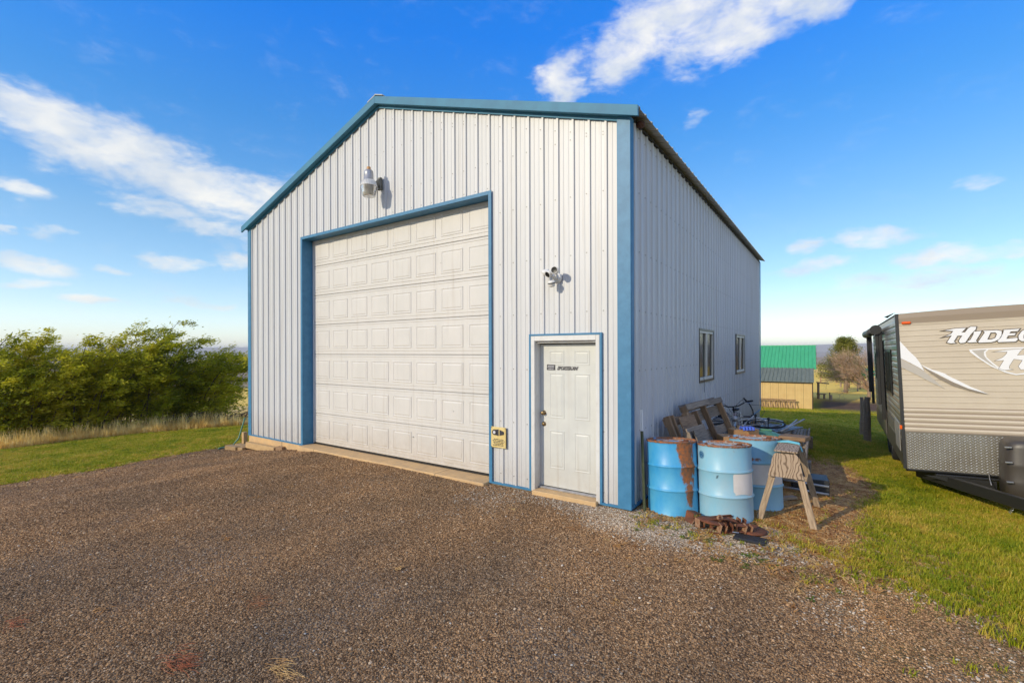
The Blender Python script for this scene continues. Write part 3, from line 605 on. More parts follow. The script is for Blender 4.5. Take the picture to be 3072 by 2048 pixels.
# dark road gravel
def gdens(x, y, Z): return (1-lawn_mask(x, y)*.9)*(1-.96*straw_mask(x, y))*np.clip(1.25-(Z-2.6)/7.5, .10, 1)
x, y, Z = place(1150000, -11, 5.5, -6, 3, gdens)
s = (.0040+.0038*rng.random(len(x))**2+.006*(rng.random(len(x)) < .012))*(1+.08*(Z-2.5)); z = ground_z(x, y)+s*.2
sc3 = np.stack([s, s, s], -1)
scatter('gravel', np.stack([x, y, z], -1), rnd_rot(len(x)), sc3, rng.integers(0, 7, len(x)), rocks,
        stone_mat('gravel_stone', [(0, (.095, .055, .03)), (.4, (.28, .175, .096)), (.8, (.44, .29, .165)), (.965, (.53, .37, .235)), (1, (.68, .57, .43))]),
        'dark brown crushed gravel covering the driveway', 'gravel')
# pale pebbles by the door and drums
x, y, Z = place(150000, -2.2, 3.2, -1.9, .8, lambda x, y, Z: pale_mask(x, y)**1.3*.8*(x*0+1))
x2, y2, Z2 = place(60000, -5, 4.2, -5.5, .2, lambda x, y, Z: .022+.05*np.exp(-((x-.5)**2+(y+.8)**2)/1.8))
x = np.concatenate([x, x2]); y = np.concatenate([y, y2]); s = .0055+.0065*rng.random(len(x))**2
scatter('pale_pebbles', np.stack([x, y, ground_z(x, y)+s*.45], -1), rnd_rot(len(x)), np.stack([s, s, s], -1), rng.integers(0, 7, len(x)), rocks,
        stone_mat('pale_stone', [(0, (.20, .16, .12)), (.35, (.38, .33, .27)), (.8, (.52, .48, .43)), (1, (.72, .70, .66))]),
        'pale grey pebbles scattered before the walk door and drums', 'pebbles')
# lawn tufts
green = leaf_mat('lawn_grass', [(.2, (.14, .22, .010)), (.38, (.30, .34, .014)), (.54, (.46, .41, .03)), (.72, (.70, .48, .09))], .8, .3)
tufts = [tuft(i, 13, 1., .5, .045, .8) for i in range(5)]
def ldens(x, y, Z): return np.clip(lawn_mask(x, y)*1.1-.03, 0, 1)**1.6*(1-.97*np.clip(straw_mask(x, y)*1.5, 0, 1))*np.clip(1.15-(Z-4)/14, .2, 1)*(.55+.9*(fbm(x, y, .9, 3)))
x, y, Z = place(190000, .1, 12.5, -5, 13, ldens); xa, ya, Za = place(90000, -20, -9.2, -10, 6, lambda x, y, Z: np.clip(lawn_mask(x, y)*1.1-.08, 0, 1)*.62)
xb, yb, Zb = place(80000, -6, 14, 11.7, 33, lambda x, y, Z: .45+0*x)
xc, yc, Zc = place(9000, 0, 4.5, -2.5, .5, lambda x, y, Z: sst(.0, .5, lawn_mask(x, y))*sst(.55, .75, fbm(x, y, 2.6, 3))*.5)
x = np.concatenate([x, xa, xb, xc]); y = np.concatenate([y, ya, yb, yc]); Z = np.concatenate([Z, Za, Zb, Zc])
s = (.036+.032*rng.random(len(x)))*(.75+.6*fbm(x, y, 1.7, 3))*(1+.02*Z)
near_rv = sst(2.2, 3.2, x)*(1-sst(1.2, 3.4, y)); hz = s*(.75+.35*near_rv)
scatter('lawn', np.stack([x, y, ground_z(x, y)-.004], -1), np.stack([0*x, 0*x, rng.uniform(0, 6.28, len(x))], -1), np.stack([s*1.15, s*1.15, hz], -1), rng.integers(0, 5, len(x)), tufts, green,
        'short green and yellowing lawn grass on both sides of the building', 'grass')
# dead needles and straw lying on the bare strip and at the lawn edges
straw_m = leaf_mat('dead_straw', [(.3, (.30, .12, .035)), (.5, (.58, .29, .09)), (.7, (.72, .48, .20))], 6, .1)
def litter(seed):
    r = random.Random(seed); vs = []; fs = []
    for i in range(9):
        a = r.uniform(0, 6.28); l = r.uniform(.5, 1.2); cx, cy = r.uniform(-.7, .7), r.uniform(-.7, .7); dx, dy = math.cos(a)*l/2, math.sin(a)*l/2; px, py = -math.sin(a)*.055, math.cos(a)*.055; h = r.uniform(.02, .22); o = len(vs)
        vs += [(cx-dx-px, cy-dy-py, h*.4), (cx-dx+px, cy-dy+py, h*.4), (cx+px, cy+py, h), (cx-px, cy-py, h), (cx+dx, cy+dy, .03)]
        fs += [(o, o+1, o+2, o+3), (o+3, o+2, o+4)]
    return vs, fs
lit = [litter(i) for i in range(5)]
x, y, Z = place(90000, .05, 3.4, -.3, 7, lambda x, y, Z: straw_mask(x, y)*.95)
x2, y2, Z2 = place(42000, -9, 4.8, -4.5, 1, lambda x, y, Z: np.where(x > 0, .10+.55*sst(.42, .62, fbm(x, y, .9, 3))*(x > .8), .006)*sst(.02, .5, lawn_mask(x, y)+.12*(x > -.5))*sst(3.2, 4.6, Z)+.0005)
x3, y3, _ = place(40000, -19, -8.8, -9, 1.5, lambda x, y, Z: np.exp(-((lawn_mask(x, y)-.5)/.28)**2)*.5+.03)
x = np.concatenate([x, x2, x3]); y = np.concatenate([y, y2, y3]); s = .045+.055*rng.random(len(x))
scatter('straw', np.stack([x, y, ground_z(x, y)+.004], -1), np.stack([rng.uniform(-.15, .15, len(x)), rng.uniform(-.15, .15, len(x)), rng.uniform(0, 6.28, len(x))], -1), np.stack([s, s, s], -1), rng.integers(0, 5, len(x)), lit, straw_m,
        'dead straw and needles littering the worn strip and grass edges', 'straw')
# small green weeds on the gravel edge
weed_m = leaf_mat('weed_leaves', [(.3, (.07, .13, .015)), (.6, (.15, .21, .03)), (.75, (.25, .22, .05))], 5, .3)
def weed(seed):
    r = random.Random(seed); vs = []; fs = []
    for i in range(16):
        a = r.uniform(0, 6.28); l = r.uniform(.5, 1.1); up = r.uniform(.1, .55); px, py = -math.sin(a)*.1, math.cos(a)*.1; o = len(vs)
        mx_, my_ = math.cos(a)*l*.6, math.sin(a)*l*.6
        vs += [(0, 0, 0), (mx_-px, my_-py, up*.8), (mx_+px, my_+py, up*.8), (math.cos(a)*l, math.sin(a)*l, up*.6)]; fs += [(0+o, 1+o, 3+o, 2+o)]
    return vs, fs
x, y, Z = place(5200, -.3, 3.4, -1.3, .35, lambda x, y, Z: sst(.54, .68, fbm(x, y, 2.2, 3))*sst(-.1, .6, x)*np.exp(-((y+.45)/.45)**2)*.45)
x2, y2 = np.array([1.3, 1.36, 1.42, 1.5, 1.1, 1.25, .25, .32, .3, .75, 1.62, 1.66]), np.array([-.1, -.14, -.12, -.05, -.08, -.16, -.35, -.33, -.55, -.48, .2, .12])
x = np.concatenate([x, x2]); y = np.concatenate([y, y2]); s = .022+.03*rng.random(len(x)); s[-12:] = .055
scatter('weeds', np.stack([x, y, ground_z(x, y)], -1), np.stack([0*x, 0*x, rng.uniform(0, 6.28, len(x))], -1), np.stack([s, s, s], -1), rng.integers(0, 3, len(x)), [weed(i) for i in range(3)], weed_m,
        'small green weeds growing through the pebbles near the scrap', 'weeds')
# red-orange dead conifer sprigs on the gravel
sprig_m = mat('reddish_sprig', (.34, .09, .035), .8)
def sprigs(px, py, n, rad, m, name_label, seed):
    r = random.Random(seed); b = MB(); g = gz(px, py)
    for i in range(n):
        a = r.gauss(.3, .5); l = r.uniform(.05, .13); cx, cy = r.gauss(0, rad), r.gauss(0, rad*.45); z0 = gz(px+cx, py+cy)+.012-g; z1 = z0+r.uniform(0, .02)
        mx_ = (cx+math.cos(a)*l*.5, cy+math.sin(a)*l*.5+r.uniform(-.012, .012), (z0+z1)/2+.006)
        b.tube([(cx, cy, z0), mx_, (cx+math.cos(a)*l, cy+math.sin(a)*l, z1)], .0011, 4, False)
    o = b.build('dead_sprigs', m, loc=(px, py, g)); tag(o, name_label, 'dead twigs', kind='stuff'); return o
import sys
def atz(u, v, zz):
    """ground point seen at photo pixel (u, v)"""
    a, b = u-1536, v-1052.05; cs, sn = math.cos(.0031), math.sin(.0031); a, b = cs*a-sn*b, sn*a+cs*b
    Zd = 1411.92*(CAM.z-zz)/b; X = a/1411.92*Zd
    return CAM.x+X*math.cos(YAW)-Zd*math.sin(YAW), CAM.y+X*math.sin(YAW)+Zd*math.cos(YAW)
px, py = atz(525, 1985, -.06); sprigs(px, py, 70, .085, sprig_m, 'reddish dead twigs on the gravel at the bottom left', 1)
px, py = atz(30, 1872, -.06); sprigs(px, py, 26, .05, sprig_m, 'small orange twig patch on the gravel at the far left edge', 2)
px, py = atz(835, 2010, -.06); sprigs(px, py, 38, .06, straw_m, 'tan root-like twigs on the gravel near the bottom edge', 3)
px, py = atz(760, 1808, -.06); sprigs(px, py, 40, .09, mat('faint_sprig', (.30, .12, .05), .8), 'thin brown twigs on the middle of the driveway gravel', 4)

# ------------------------------------------------------------------ the metal building
W, D = 9.1, 11.55; ZB, ZE, ZR = -.017, 4.76, 6.27; SL = (ZR-ZE)/(W/2)
bld = thing('metal_building', 'tall white ribbed metal garage building with blue trim and gable roof', 'building')
def prof_x(a, b, phase):
    """break points and heights of the ribbed sheet between a and b"""
    pts = {a: None, b: None}
    k0 = math.floor((a-phase)/.2286)-1; k1 = math.ceil((b-phase)/.2286)+1
    P = []
    for k in range(k0, k1+1):
        c = phase+k*.2286
        for dx, h in ((-.026, 0), (-.014, .024), (.014, .024), (.023, 0)): P.append((c+dx, h))
        for mc in (.076, .1526):
            for dx, h in ((-.012, 0), (-.007, .0045), (.007, .0045), (.0105, 0)): P.append((c+mc+dx, h))
    P.sort(); xs = [p[0] for p in P]; hs_ = [p[1] for p in P]
    H = lambda x: float(np.interp(x, xs, hs_))
    out = [(a, H(a))]+[p for p in P if a+1e-6 < p[0] < b-1e-6]+[(b, H(b))]
    return out, H
def ribbed(a, b, phase, zbot, ztop, holes, mapf):
    out, H = prof_x(a, b, phase)
    xs = sorted(set([o[0] for o in out]+[h for hh in holes for h in hh[:2] if a < h < b]+([-W/2] if a < -W/2 < b else [])))
    m = MB()
    for x0, x1 in zip(xs[:-1], xs[1:]):
        if x1-x0 < 1e-6: continue
        xm = (x0+x1)/2; segs = [(zbot, None)]
        iv = [(zbot, 1e9)]
        for (h0, h1, z0, z1) in holes:
            if h0 < xm < h1:
                nv = []
                for (p, q) in iv:
                    if z0 > p: nv.append((p, min(q, z0)))
                    if z1 < q: nv.append((max(p, z1), q))
                iv = [w for w in nv if w[1]-w[0] > 1e-4]
        for (p, q) in iv:
            t0 = min(q, ztop(x0)); t1 = min(q, ztop(x1))
            if t0 <= p or t1 <= p: continue
            m.quad(mapf(x0, H(x0), p), mapf(x1, H(x1), p), mapf(x1, H(x1), t1), mapf(x0, H(x0), t0))
    return m
gable = lambda x: ZE+SL*min(x+W, -x)
front_holes = [(-6.93, -2.12, -1, 4.19), (-1.385, -.385, -1, 2.085)]
PH = -.29
def sheets(lo, hi, phase, zt, holes, mapf):
    """3-foot sheets, each one object"""
    x = hi
    cuts = [hi]
    c = phase-.1143
    while c > hi-.02: c -= .9144
    while c > lo+.05: cuts.append(c); c -= .9144
    cuts.append(lo)
    for b, a in zip(cuts[:-1], cuts[1:]):
        m = ribbed(a, b, phase, ZB, zt, holes, mapf)
        if m.f: m.build('wall_panel', M['white_siding'], bld)
sheets(-W, 0, PH, gable, front_holes, lambda x, h, z: (x, -h, z))
WIN = [(3.42, 4.615, 1.336, 2.265), (7.18, 8.48, 1.336, 2.265)]
sheets(0, D, .17, lambda y: ZE, WIN, lambda y, h, z: (h, y, z))
sheets(0, D, .17, lambda y: ZE, [], lambda y, h, z: (-W-h, y, z))
sheets(-W, 0, PH, gable, [], lambda x, h, z: (x, D+h, z))
# screws
sb = MB()
def screw(p, nrm):
    n = Vector(nrm); u = Vector((0, 0, 1)); w = n.cross(u); p = Vector(p)
    ring = [p+(u*math.cos(t)+w*math.sin(t))*.008 for t in [k*math.pi/3 for k in range(6)]]; tip = [q+n*.005 for q in ring]
    sb.add(ring+tip, [tuple(range(6, 12))]+[(i, (i+1) % 6, (i+1) % 6+6, i+6) for i in range(6)])
k = 0
xx = PH
while xx > -W+.1:
    for zr in (.12, .88, 1.64, 2.4, 3.15, 3.9, 4.65, 5.4):
        px = xx-.045
        if zr > gable(px)-.12: continue
        if any(h[0]-.02 < px < h[1]+.02 and zr < h[3]+.03 for h in front_holes): continue
        screw((px, -.0005, zr+random.uniform(-.01, .01)), (0, -1, 0))
    if gable(xx)-.25 > 4.3: screw((xx-.045, -.0005, gable(xx)-.25), (0, -1, 0))
    if -7 < xx < -2.1: screw((xx-.045, -.0005, 4.29), (0, -1, 0))
    xx -= .2286
yy = .17
while yy < D:
    for zr in (.12, .88, 1.64, 2.4, 3.15, 3.9, 4.6):
        if any(h[0]-.05 < yy-.045 < h[1]+.05 and h[2]-.05 < zr < h[3]+.05 for h in WIN): continue
        screw((.0005, yy-.045, zr), (1, 0, 0))
    yy += .2286
o = sb.build('screw_heads', M['screw'], bld); o['kind'] = 'stuff'
# foundation, base flashing, interior closure
MB().box(-W-.01, .005, .012, D-.01, -1.2, ZB-.006).build('foundation', M['grey_concrete'], bld)
MB().box(-W-.02, -6.99, -.028, .008, -.42, ZB-.008).build('skirt_board', M['concrete'], bld, bevel=.004)
MB().box(-7.72, -7.712, -.031, -.0285, -.42, ZB-.008).build('board_joint', M['dark'], bld)
for (a, b) in ((-W-.03, -6.98), (-2.075, -1.42), (-.35, .0)):
    MB().box(a, b, -.034, -.0025, ZB-.014, ZB+.012).build('base_flashing', M['blue_trim'], bld)
MB().box(.0025, .034, .07, D, ZB-.014, ZB+.012).build('base_flashing', M['blue_trim'], bld)
# corner trims
def corner(x0, x1, y0, y1, z1):
    return MB().box(x0, x1, y0, y1, ZB-.016, z1).build('corner_trim', M['blue_trim'], bld, bevel=.004)
corner(-.138, .036, -.037, -.0265, ZE-.02); corner(.0265, .0365, -.026, .075, ZE-.04)
corner(-W-.036, -W+.10, -.037, -.0265, ZE-.02); corner(-W-.0365, -W-.0195, -.0195, .12, ZE-.04)
corner(.0205, .036, D-.11, D+.03, ZE-.04)
# roof: ribbed sheets, each one object, over both slopes, with ridge cap and rake trim
OV = .16; FO = .11
def roof_sheet(side, a, b):
    out, H = prof_x(a, b, .17); m = MB(); zs0 = ZR+.05; L_ = W/2+OV
    for (y0, h0), (y1, h1) in zip(out[:-1], out[1:]):
        r = lambda y, h, d: ((-W/2+side*d), y, zs0-SL*d+h)
        m.quad(r(y0, h0, .0), r(y1, h1, .0), r(y1, h1, L_), r(y0, h0, L_))
    o = m.build('roof_panel', M['galv'], bld); s_ = o.modifiers.new('thick', 'SOLIDIFY'); s_.thickness = .003; return o
y0 = -FO; cuts = [-FO]
c = .17-.1143+.9144
while c < D+.05: cuts.append(c); c += .9144
cuts.append(D+FO)
for a, b in zip(cuts[:-1], cuts[1:]):
    for s_ in (1, -1): roof_sheet(s_, a, b)
rc = MB()
for s_ in (1, -1):
    rc.add([(-W/2, -FO-.01, ZR+.095), (-W/2, D+FO, ZR+.095), (-W/2+s_*.2, D+FO, ZR+.095-SL*.2), (-W/2+s_*.2, -FO-.01, ZR+.095-SL*.2)], [(0, 1, 2, 3)])
o = rc.build('ridge_cap', M['galv'], bld); s_ = o.modifiers.new('thick', 'SOLIDIFY'); s_.thickness = .012
def rake(s_):
    pts = lambda d: (-W/2+s_*d, ZR-SL*d)
    for (nm, y0, y1, lo, hi) in (('rake_trim', -FO-.014, -FO+.02, -.055, .075), ('rake_lip', -FO+.0215, -.034, -.052, -.028), ('rake_molding', -.0335, -.021, -.10, -.026)):
        a, b = pts(0), pts(W/2+(OV if nm == 'rake_trim' else .03)); m = MB()
        vs = [(a[0], y0, a[1]+lo), (b[0], y0, b[1]+lo), (b[0], y1, b[1]+lo), (a[0], y1, a[1]+lo), (a[0], y0, a[1]+hi), (b[0], y0, b[1]+hi), (b[0], y1, b[1]+hi), (a[0], y1, a[1]+hi)]
        m.add(vs, [(0, 3, 2, 1), (4, 5, 6, 7), (0, 1, 5, 4), (1, 2, 6, 5), (2, 3, 7, 6), (3, 0, 4, 7)])
        o = m.build(nm, M['rake_blue'], bld, bevel=.003); fixn(o.data)
rake(1); rake(-1)
# near-black eave strip, the shadow under the overhang put into its colour
for sx in (0, -W): MB().box(sx-.012, sx+.028 if sx == 0 else sx+.012, .106, D, ZE-.045, ZE-.012).build('eave_shade_strip', M['dark'], bld)

# garage door opening
for (x0, x1, y0, y1, z0, z1) in ((-6.985, -6.925, -.036, -.022, ZB-.014, 4.24), (-2.125, -2.07, -.036, -.022, ZB-.014, 4.24), (-6.9245, -2.1255, -.036, -.022, 4.185, 4.24),
                                 (-6.955, -6.926, -.0215, .215, ZB-.01, 4.2), (-2.124, -2.095, -.0215, .215, ZB-.01, 4.2), (-6.925, -2.125, -.0215, .215, 4.186, 4.205)):
    MB().box(x0, x1, y0, y1, z0, z1).build('door_casing', M['blue_trim'], bld, bevel=.002)
gd = MB().box(-6.924, -2.126, .232, .26, -.01, 4.26).build('garage_door', M['door_white'], bld)
for (x0, x1, z0, z1) in ((-6.924, -6.885, 0, 4.18), (-2.165, -2.126, 0, 4.18), (-6.924, -2.126, 4.15, 4.184)):
    MB().box(x0, x1, .198, .2305, z0, z1).build('weather_seal', M['trim_white'], gd, bevel=.004)
def embossed(w, h, t=.006, e=.016, base=-.004):
    """moulded raised panel facing -y, centred on the origin"""
    m = MB(); loops = []
    for ins, d in ((0, base), (e*.5, t), (e, t*.9), (e*1.5, .0008), (e*2.0, .0008), (e*3.0, t*1.0)):
        a, b = w/2-ins, h/2-ins; loops.append([(-a, -d, -b), (a, -d, -b), (a, -d, b), (-a, -d, b)])
    for l in loops: m.v += l
    for i in range(len(loops)-1):
        for k in range(4): m.f.append((i*4+k, i*4+(k+1) % 4, (i+1)*4+(k+1) % 4, (i+1)*4+k))
    n = (len(loops)-1)*4; m.f.append((n, n+1, n+2, n+3)); return m
pm = embossed(.475, .375, .007, .017).mesh('raised_panel', M['door_white'])
SEC = .607
for s_ in range(7):
    z0 = .012+s_*SEC; m = MB(); xa, xb = -6.883, -2.167
    # section skin with pressed lines top and bottom
    pr = [(z0+.003, .012), (z0+.012, .0), (z0+.050, .0), (z0+.056, .008), (z0+.064, .008), (z0+.070, 0), (z0+.100, 0), (z0+SEC-.088, 0), (z0+SEC-.058, 0), (z0+SEC-.052, .008), (z0+SEC-.044, .008), (z0+SEC-.038, 0), (z0+SEC-.010, 0), (z0+SEC-.001, .010)]
    for (za, da), (zb_, db) in zip(pr[:-1], pr[1:]): m.quad((xa, .205+da, za), (xb, .205+da, za), (xb, .205+db, zb_), (xa, .205+db, zb_))
    m.quad((xa, .228, z0+.0005), (xb, .228, z0+.0005), (xb, .205+.012, z0+.003), (xa, .205+.012, z0+.003))
    m.build('door_section', M['door_white'], gd)
    for c_ in range(8):
        link('raised_panel', pm, gd, loc=(xa+(xb-xa)*(c_+.5)/8, .2035, z0+.305))
MB().box(-6.9, -2.15, .20, .235, -.016, .010).build('bottom_seal', M['dark'], gd)
ap = MB().box(-6.92, -2.13, -.16, .30, -.3, -.017).build('garage_apron', M['concrete'], bld, bevel=.01)
for xj in (-6.35, -3.1): MB().box(xj, xj+.006, -.1605, .19, -.1, -.0165).build('apron_joint', M['dark'], bld)
# holes/bolts on the door
for (px, pz, s_) in ((-3.02, .93, .012), (-3.95, .42, .012), (-3.3, 3.35, .006)):
    MB().lathe([(0, .006), (s_, .004), (s_, -.004)], 8, Matrix.Translation((px, .197, pz)) @ Matrix.Rotation(R(90), 4, 'X')).build('bolt', M['steel'], gd)

# walk door
dx0, dx1, dz0, dz1 = -1.335, -.425, .035, 1.985
for (x0, x1, y0, y1, z0, z1, mm) in ((-1.425, -1.395, -.036, -.002, ZB-.014, 2.125, 'blue_trim'), (-.375, -.345, -.036, -.002, ZB-.014, 2.125, 'blue_trim'), (-1.3945, -.3755, -.036, -.002, 2.098, 2.125, 'blue_trim')):
    MB().box(x0, x1, y0, y1, z0, z1).build('blue_edging', M[mm], bld, bevel=.002)
for (x0, x1, y0, y1, z0, z1) in ((-1.3945, -1.337, -.034, .02, ZB-.01, 2.097), (-.428, -.3755, -.034, .02, ZB-.01, 2.097), (-1.3365, -.4285, -.034, .02, 2.03, 2.097),
                                (-1.355, -1.336, .0205, .16, -.01, 2.05), (-.426, -.407, .0205, .16, -.01, 2.05), (-1.3355, -.4265, .0205, .16, 2.0, 2.05)):
    MB().box(x0, x1, y0, y1, z0, z1).build('door_frame', M['trim_white'], bld, bevel=.003)
wd = MB().box(dx0, dx1, .118, .158, dz0, dz1).build('walk_door', M['walkdoor'], bld, bevel=.002)
for (a, b, c, d) in ((-1.19, -.955, 1.70, 1.90), (-.81, -.575, 1.70, 1.90), (-1.19, -.955, .975, 1.595), (-.81, -.575, .975, 1.595), (-1.19, -.955, .285, .81), (-.81, -.575, .285, .81)):
    embossed(b-a, d-c, .005, .014, -.003).build('raised_panel', M['walkdoor'], wd, loc=((a+b)/2, .1175, (c+d)/2))
RX = Matrix.Rotation(R(90), 4, 'X')
k_ = MB().lathe([(0, .062), (.018, .06), (.027, .048), (.024, .034), (.012, .026), (.012, .008), (.031, .006), (.033, 0)], 20, Matrix.Translation((-1.275, .118, 1.04)) @ RX).build('door_knob', M['brass'], wd, smooth=True)
MB().lathe([(0, .03), (.018, .028), (.022, .016), (.03, .012), (.032, 0)], 20, Matrix.Translation((-1.275, .118, .885)) @ RX).build('deadbolt', M['brass'], wd, smooth=True)
sg = MB().box(-1.225, -1.095, .1135, .1178, 1.632, 1.708).build('sticker', M['decal_dark'], wd)
for i, (w_, z_) in enumerate(((.1, 1.690), (.108, 1.670), (.08, 1.649))):
    r_ = random.Random(i); m = MB(); q = -1.16-w_/2
    while q < -1.16+w_/2-.004:
        l_ = r_.uniform(.008, .02); m.box(q, min(q+l_, -1.16+w_/2), .1125, .1134, z_-.004, z_+.004); q += l_+.004
    m.build('fine_print', M['decal_light'], sg)
for off, mm, dy, dxx in ((.0045, 'decal_dark', .1150, .003), (-.0022, 'plastic_white', .1130, -.001)):
    t_ = text_mesh('SPORTSMAN', .062, .45, off, .0005, .92); t_.materials.append(M[mm])
    wdt = max(v.co.x for v in t_.vertices)-min(v.co.x for v in t_.vertices); sx_ = .325/wdt
    link('lettering', t_, wd, mx=Matrix.Translation((-1.068+dxx, dy, 1.642-dxx)) @ RX @ Matrix.Diagonal((sx_, 1., 1, 1)))
MB().box(-1.345, -.40, -.10, .118, -.20, .004).build('door_sill', M['concrete'], bld, bevel=.008)
MB().box(-1.335, -.426, .06, .117, .004, .030).build('threshold', M['ltgrey'], bld, bevel=.005)

# side windows
for wi, (a, b, z0, z1) in enumerate(WIN):
    wf = MB().box(-.01, .030, a-.012, b+.012, z1-.006, z1+.032).build('window', M['blackmetal'], bld)
    m = MB()
    m.box(-.01, .030, a-.012, b+.012, z0-.035, z0+.004); m.box(-.01, .03, a-.012, a+.016, z0+.0045, z1-.0065); m.box(-.01, .03, b-.014, b+.012, z0+.0045, z1-.0065)
    m.build('window_casing', M['blackmetal'], wf, bevel=.002)
    fr = MB(); f_ = .042
    fr.box(-.03, .020, a+.017, b-.015, z0+.005, z0+.005+f_*1.2); fr.box(-.03, .02, a+.017, b-.015, z1-.008-f_, z1-.008)
    fr.box(-.03, .02, a+.017, a+.017+f_*.7, z0+.056, z1-.051); fr.box(-.03, .02, b-.015-f_, b-.015, z0+.056, z1-.051)
    ym = (a+b)/2+.0; fr.box(-.03, .024, ym-.03, ym+.03, z0+.056, z1-.051)
    fr.build('window_frame', M['winframe'], wf, bevel=.003)
    for (p, q) in ((a+.047, ym-.031), (ym+.031, b-.058)):
        MB().box(-.014, -.010, p, q, z0+.056, z1-.051).build('pane', M['glass'], wf)
M['pane_backing'] = mat('reflection_brown', (.15, .12, .095), .9, col2=(.22, .19, .15), vs=5, vmap=(1, 6, .3))
M['blindw'] = mat('pale_blind', (.62, .64, .68), .8); M['green_cloth'] = mat('green_cloth', (.10, .19, .12), .8, col2=(.2, .26, .17), vs=9, vmap=(1, 5, 1))
gl = M['glass']; gt = gl.node_tree; pg = gt.nodes['Principled BSDF']; tr_ = N(gt, 'ShaderNodeBsdfTransparent'); tr_.inputs[0].default_value = (.85, .88, .86, 1)
ms_ = N(gt, 'ShaderNodeMixShader'); ms_.inputs[0].default_value = .62; gt.links.new(pg.outputs[0], ms_.inputs[1]); gt.links.new(tr_.outputs[0], ms_.inputs[2]); gt.links.new(ms_.outputs[0], gt.nodes['Material Output'].inputs['Surface'])
MB().box(-.07, -.06, 3.43, 4.0, 1.34, 2.26).build('pane_backing', M['pane_backing'], bld)  # brown panel behind the pane, painted with the tone of its reflection
MB().box(-.07, -.06, 7.19, 8.47, 1.34, 2.26).build('pane_backing', M['pane_backing'], bld)
bw = MB().box(-.075, -.066, 4.02, 4.61, 1.34, 2.26).build('window_blind', M['blindw'], bld)
arch = [(4.08, 1.42), (4.55, 1.42)]+[(4.315+.235*math.cos(t), 2.0+.10*math.sin(t)) for t in [k*math.pi/8 for k in range(9)]]
MB().prism(arch, lambda a, b: (-.060, a, b), lambda a, b: (-.0655, a, b)).build('green_hanging', M['green_cloth'], bw)
MB().prism([(4.1, 1.37), (4.53, 1.37), (4.53, 1.55), (4.315, 1.50), (4.1, 1.55)], lambda a, b: (-.055, a, b), lambda a, b: (-.0595, a, b)).build('dark_cloth', M['dark'], bw)
cb = MB().tube([(.045, 3.66, 1.40), (.048, 3.68, 1.30), (.046, 3.69, 1.12)], .004, 5).build('cable', M['black']); tag(cb, 'short black cable hanging below the nearer side window', 'cable')
# bird nest under the eave
ns = MB().lathe([(.0, -.05), (.05, -.03), (.06, 0), (.045, .03), (0, .04)], 10).build('mud_nest', M['rustpipe'], smooth=True, loc=(.06, .25, ZE-.04)); tag(ns, 'small dark mud nest tucked under the right eave corner', 'nest')

# ------------------------------------------------------------------ wall fittings
t = thing('yard_light', 'round glass yard light on a bracket above the garage door', 'light', (-4.50, -.0, 4.72))
m = MB().box(-.045, .045, -.075, -.020, -.01, .21); m.build('wall_bracket', M['olivegrey'], t, bevel=.012)
MB().tube([(0, -.07, .05), (0, -.15, .03), (0, -.22, .05)], [.022, .026, .03], 8).build('arm', M['olivegrey'], t, smooth=True)
MB().add([(-.03, -.07, .19), (.03, -.07, .19), (.0, -.19, .06), (-.03, -.07, .06), (.03, -.07, .06)], [(0, 1, 2), (0, 2, 3), (1, 4, 2), (3, 2, 4)]).build('gusset', M['olivegrey'], t)
T_ = Matrix.Translation((0, -.285, 0))
MB().lathe([(0, .275), (.05, .272), (.072, .25), (.078, .21), (.082, .095), (.09, .09)], 24, T_).build('lamp_body', M['ltgrey'], t, smooth=True)
fin = MB().lathe([(.088, .093), (.112, .07), (.135, .01), (.14, -.01), (.13, -.012)], 30, T_)
for k in range(30):
    a_ = 2*math.pi*k/30; ca_, sa_ = math.cos(a_), math.sin(a_); P_ = [(.09, .097), (.118, .074), (.143, .0), (.13, -.002), (.10, .05)]
    w_ = Vector((-sa_, ca_, 0))*.003
    fin.add([Vector((r_*ca_, r_*sa_-.285, z_))+w_ for r_, z_ in P_]+[Vector((r_*ca_, r_*sa_-.285, z_))-w_ for r_, z_ in P_], [(0, 1, 2, 3, 4), (9, 8, 7, 6, 5)]+[(i, i+5, (i+1) % 5+5, (i+1) % 5) for i in range(5)])
fin.build('ribbed_collar', M['plastic_white'], t)
M['lens'] = mat('ribbed_glass_lens', (.62, .58, .50), .15, col2=(.35, .31, .25), vs=10, vmap=(1, 1, .5)); 
p_ = M['lens'].node_tree.nodes['Principled BSDF']; p_.inputs['Transmission Weight'].default_value = .45
ln_ = MB()
for k in range(36):
    pass
ln_.lathe([(.132, -.012), (.128, -.06), (.117, -.13), (.103, -.178), (.09, -.185), (0, -.188)], 36, T_)
ln_.build('glass_refractor', M['lens'], t)
MB().lathe([(0, .325), (.028, .325), (.034, .315), (.034, .276)], 14, T_).build('photocell', M['orange_plastic'], t, smooth=True)
M['orange_plastic'].node_tree.nodes['Principled BSDF'].inputs['Base Color'].default_value = (.55, .28, .10, 1)

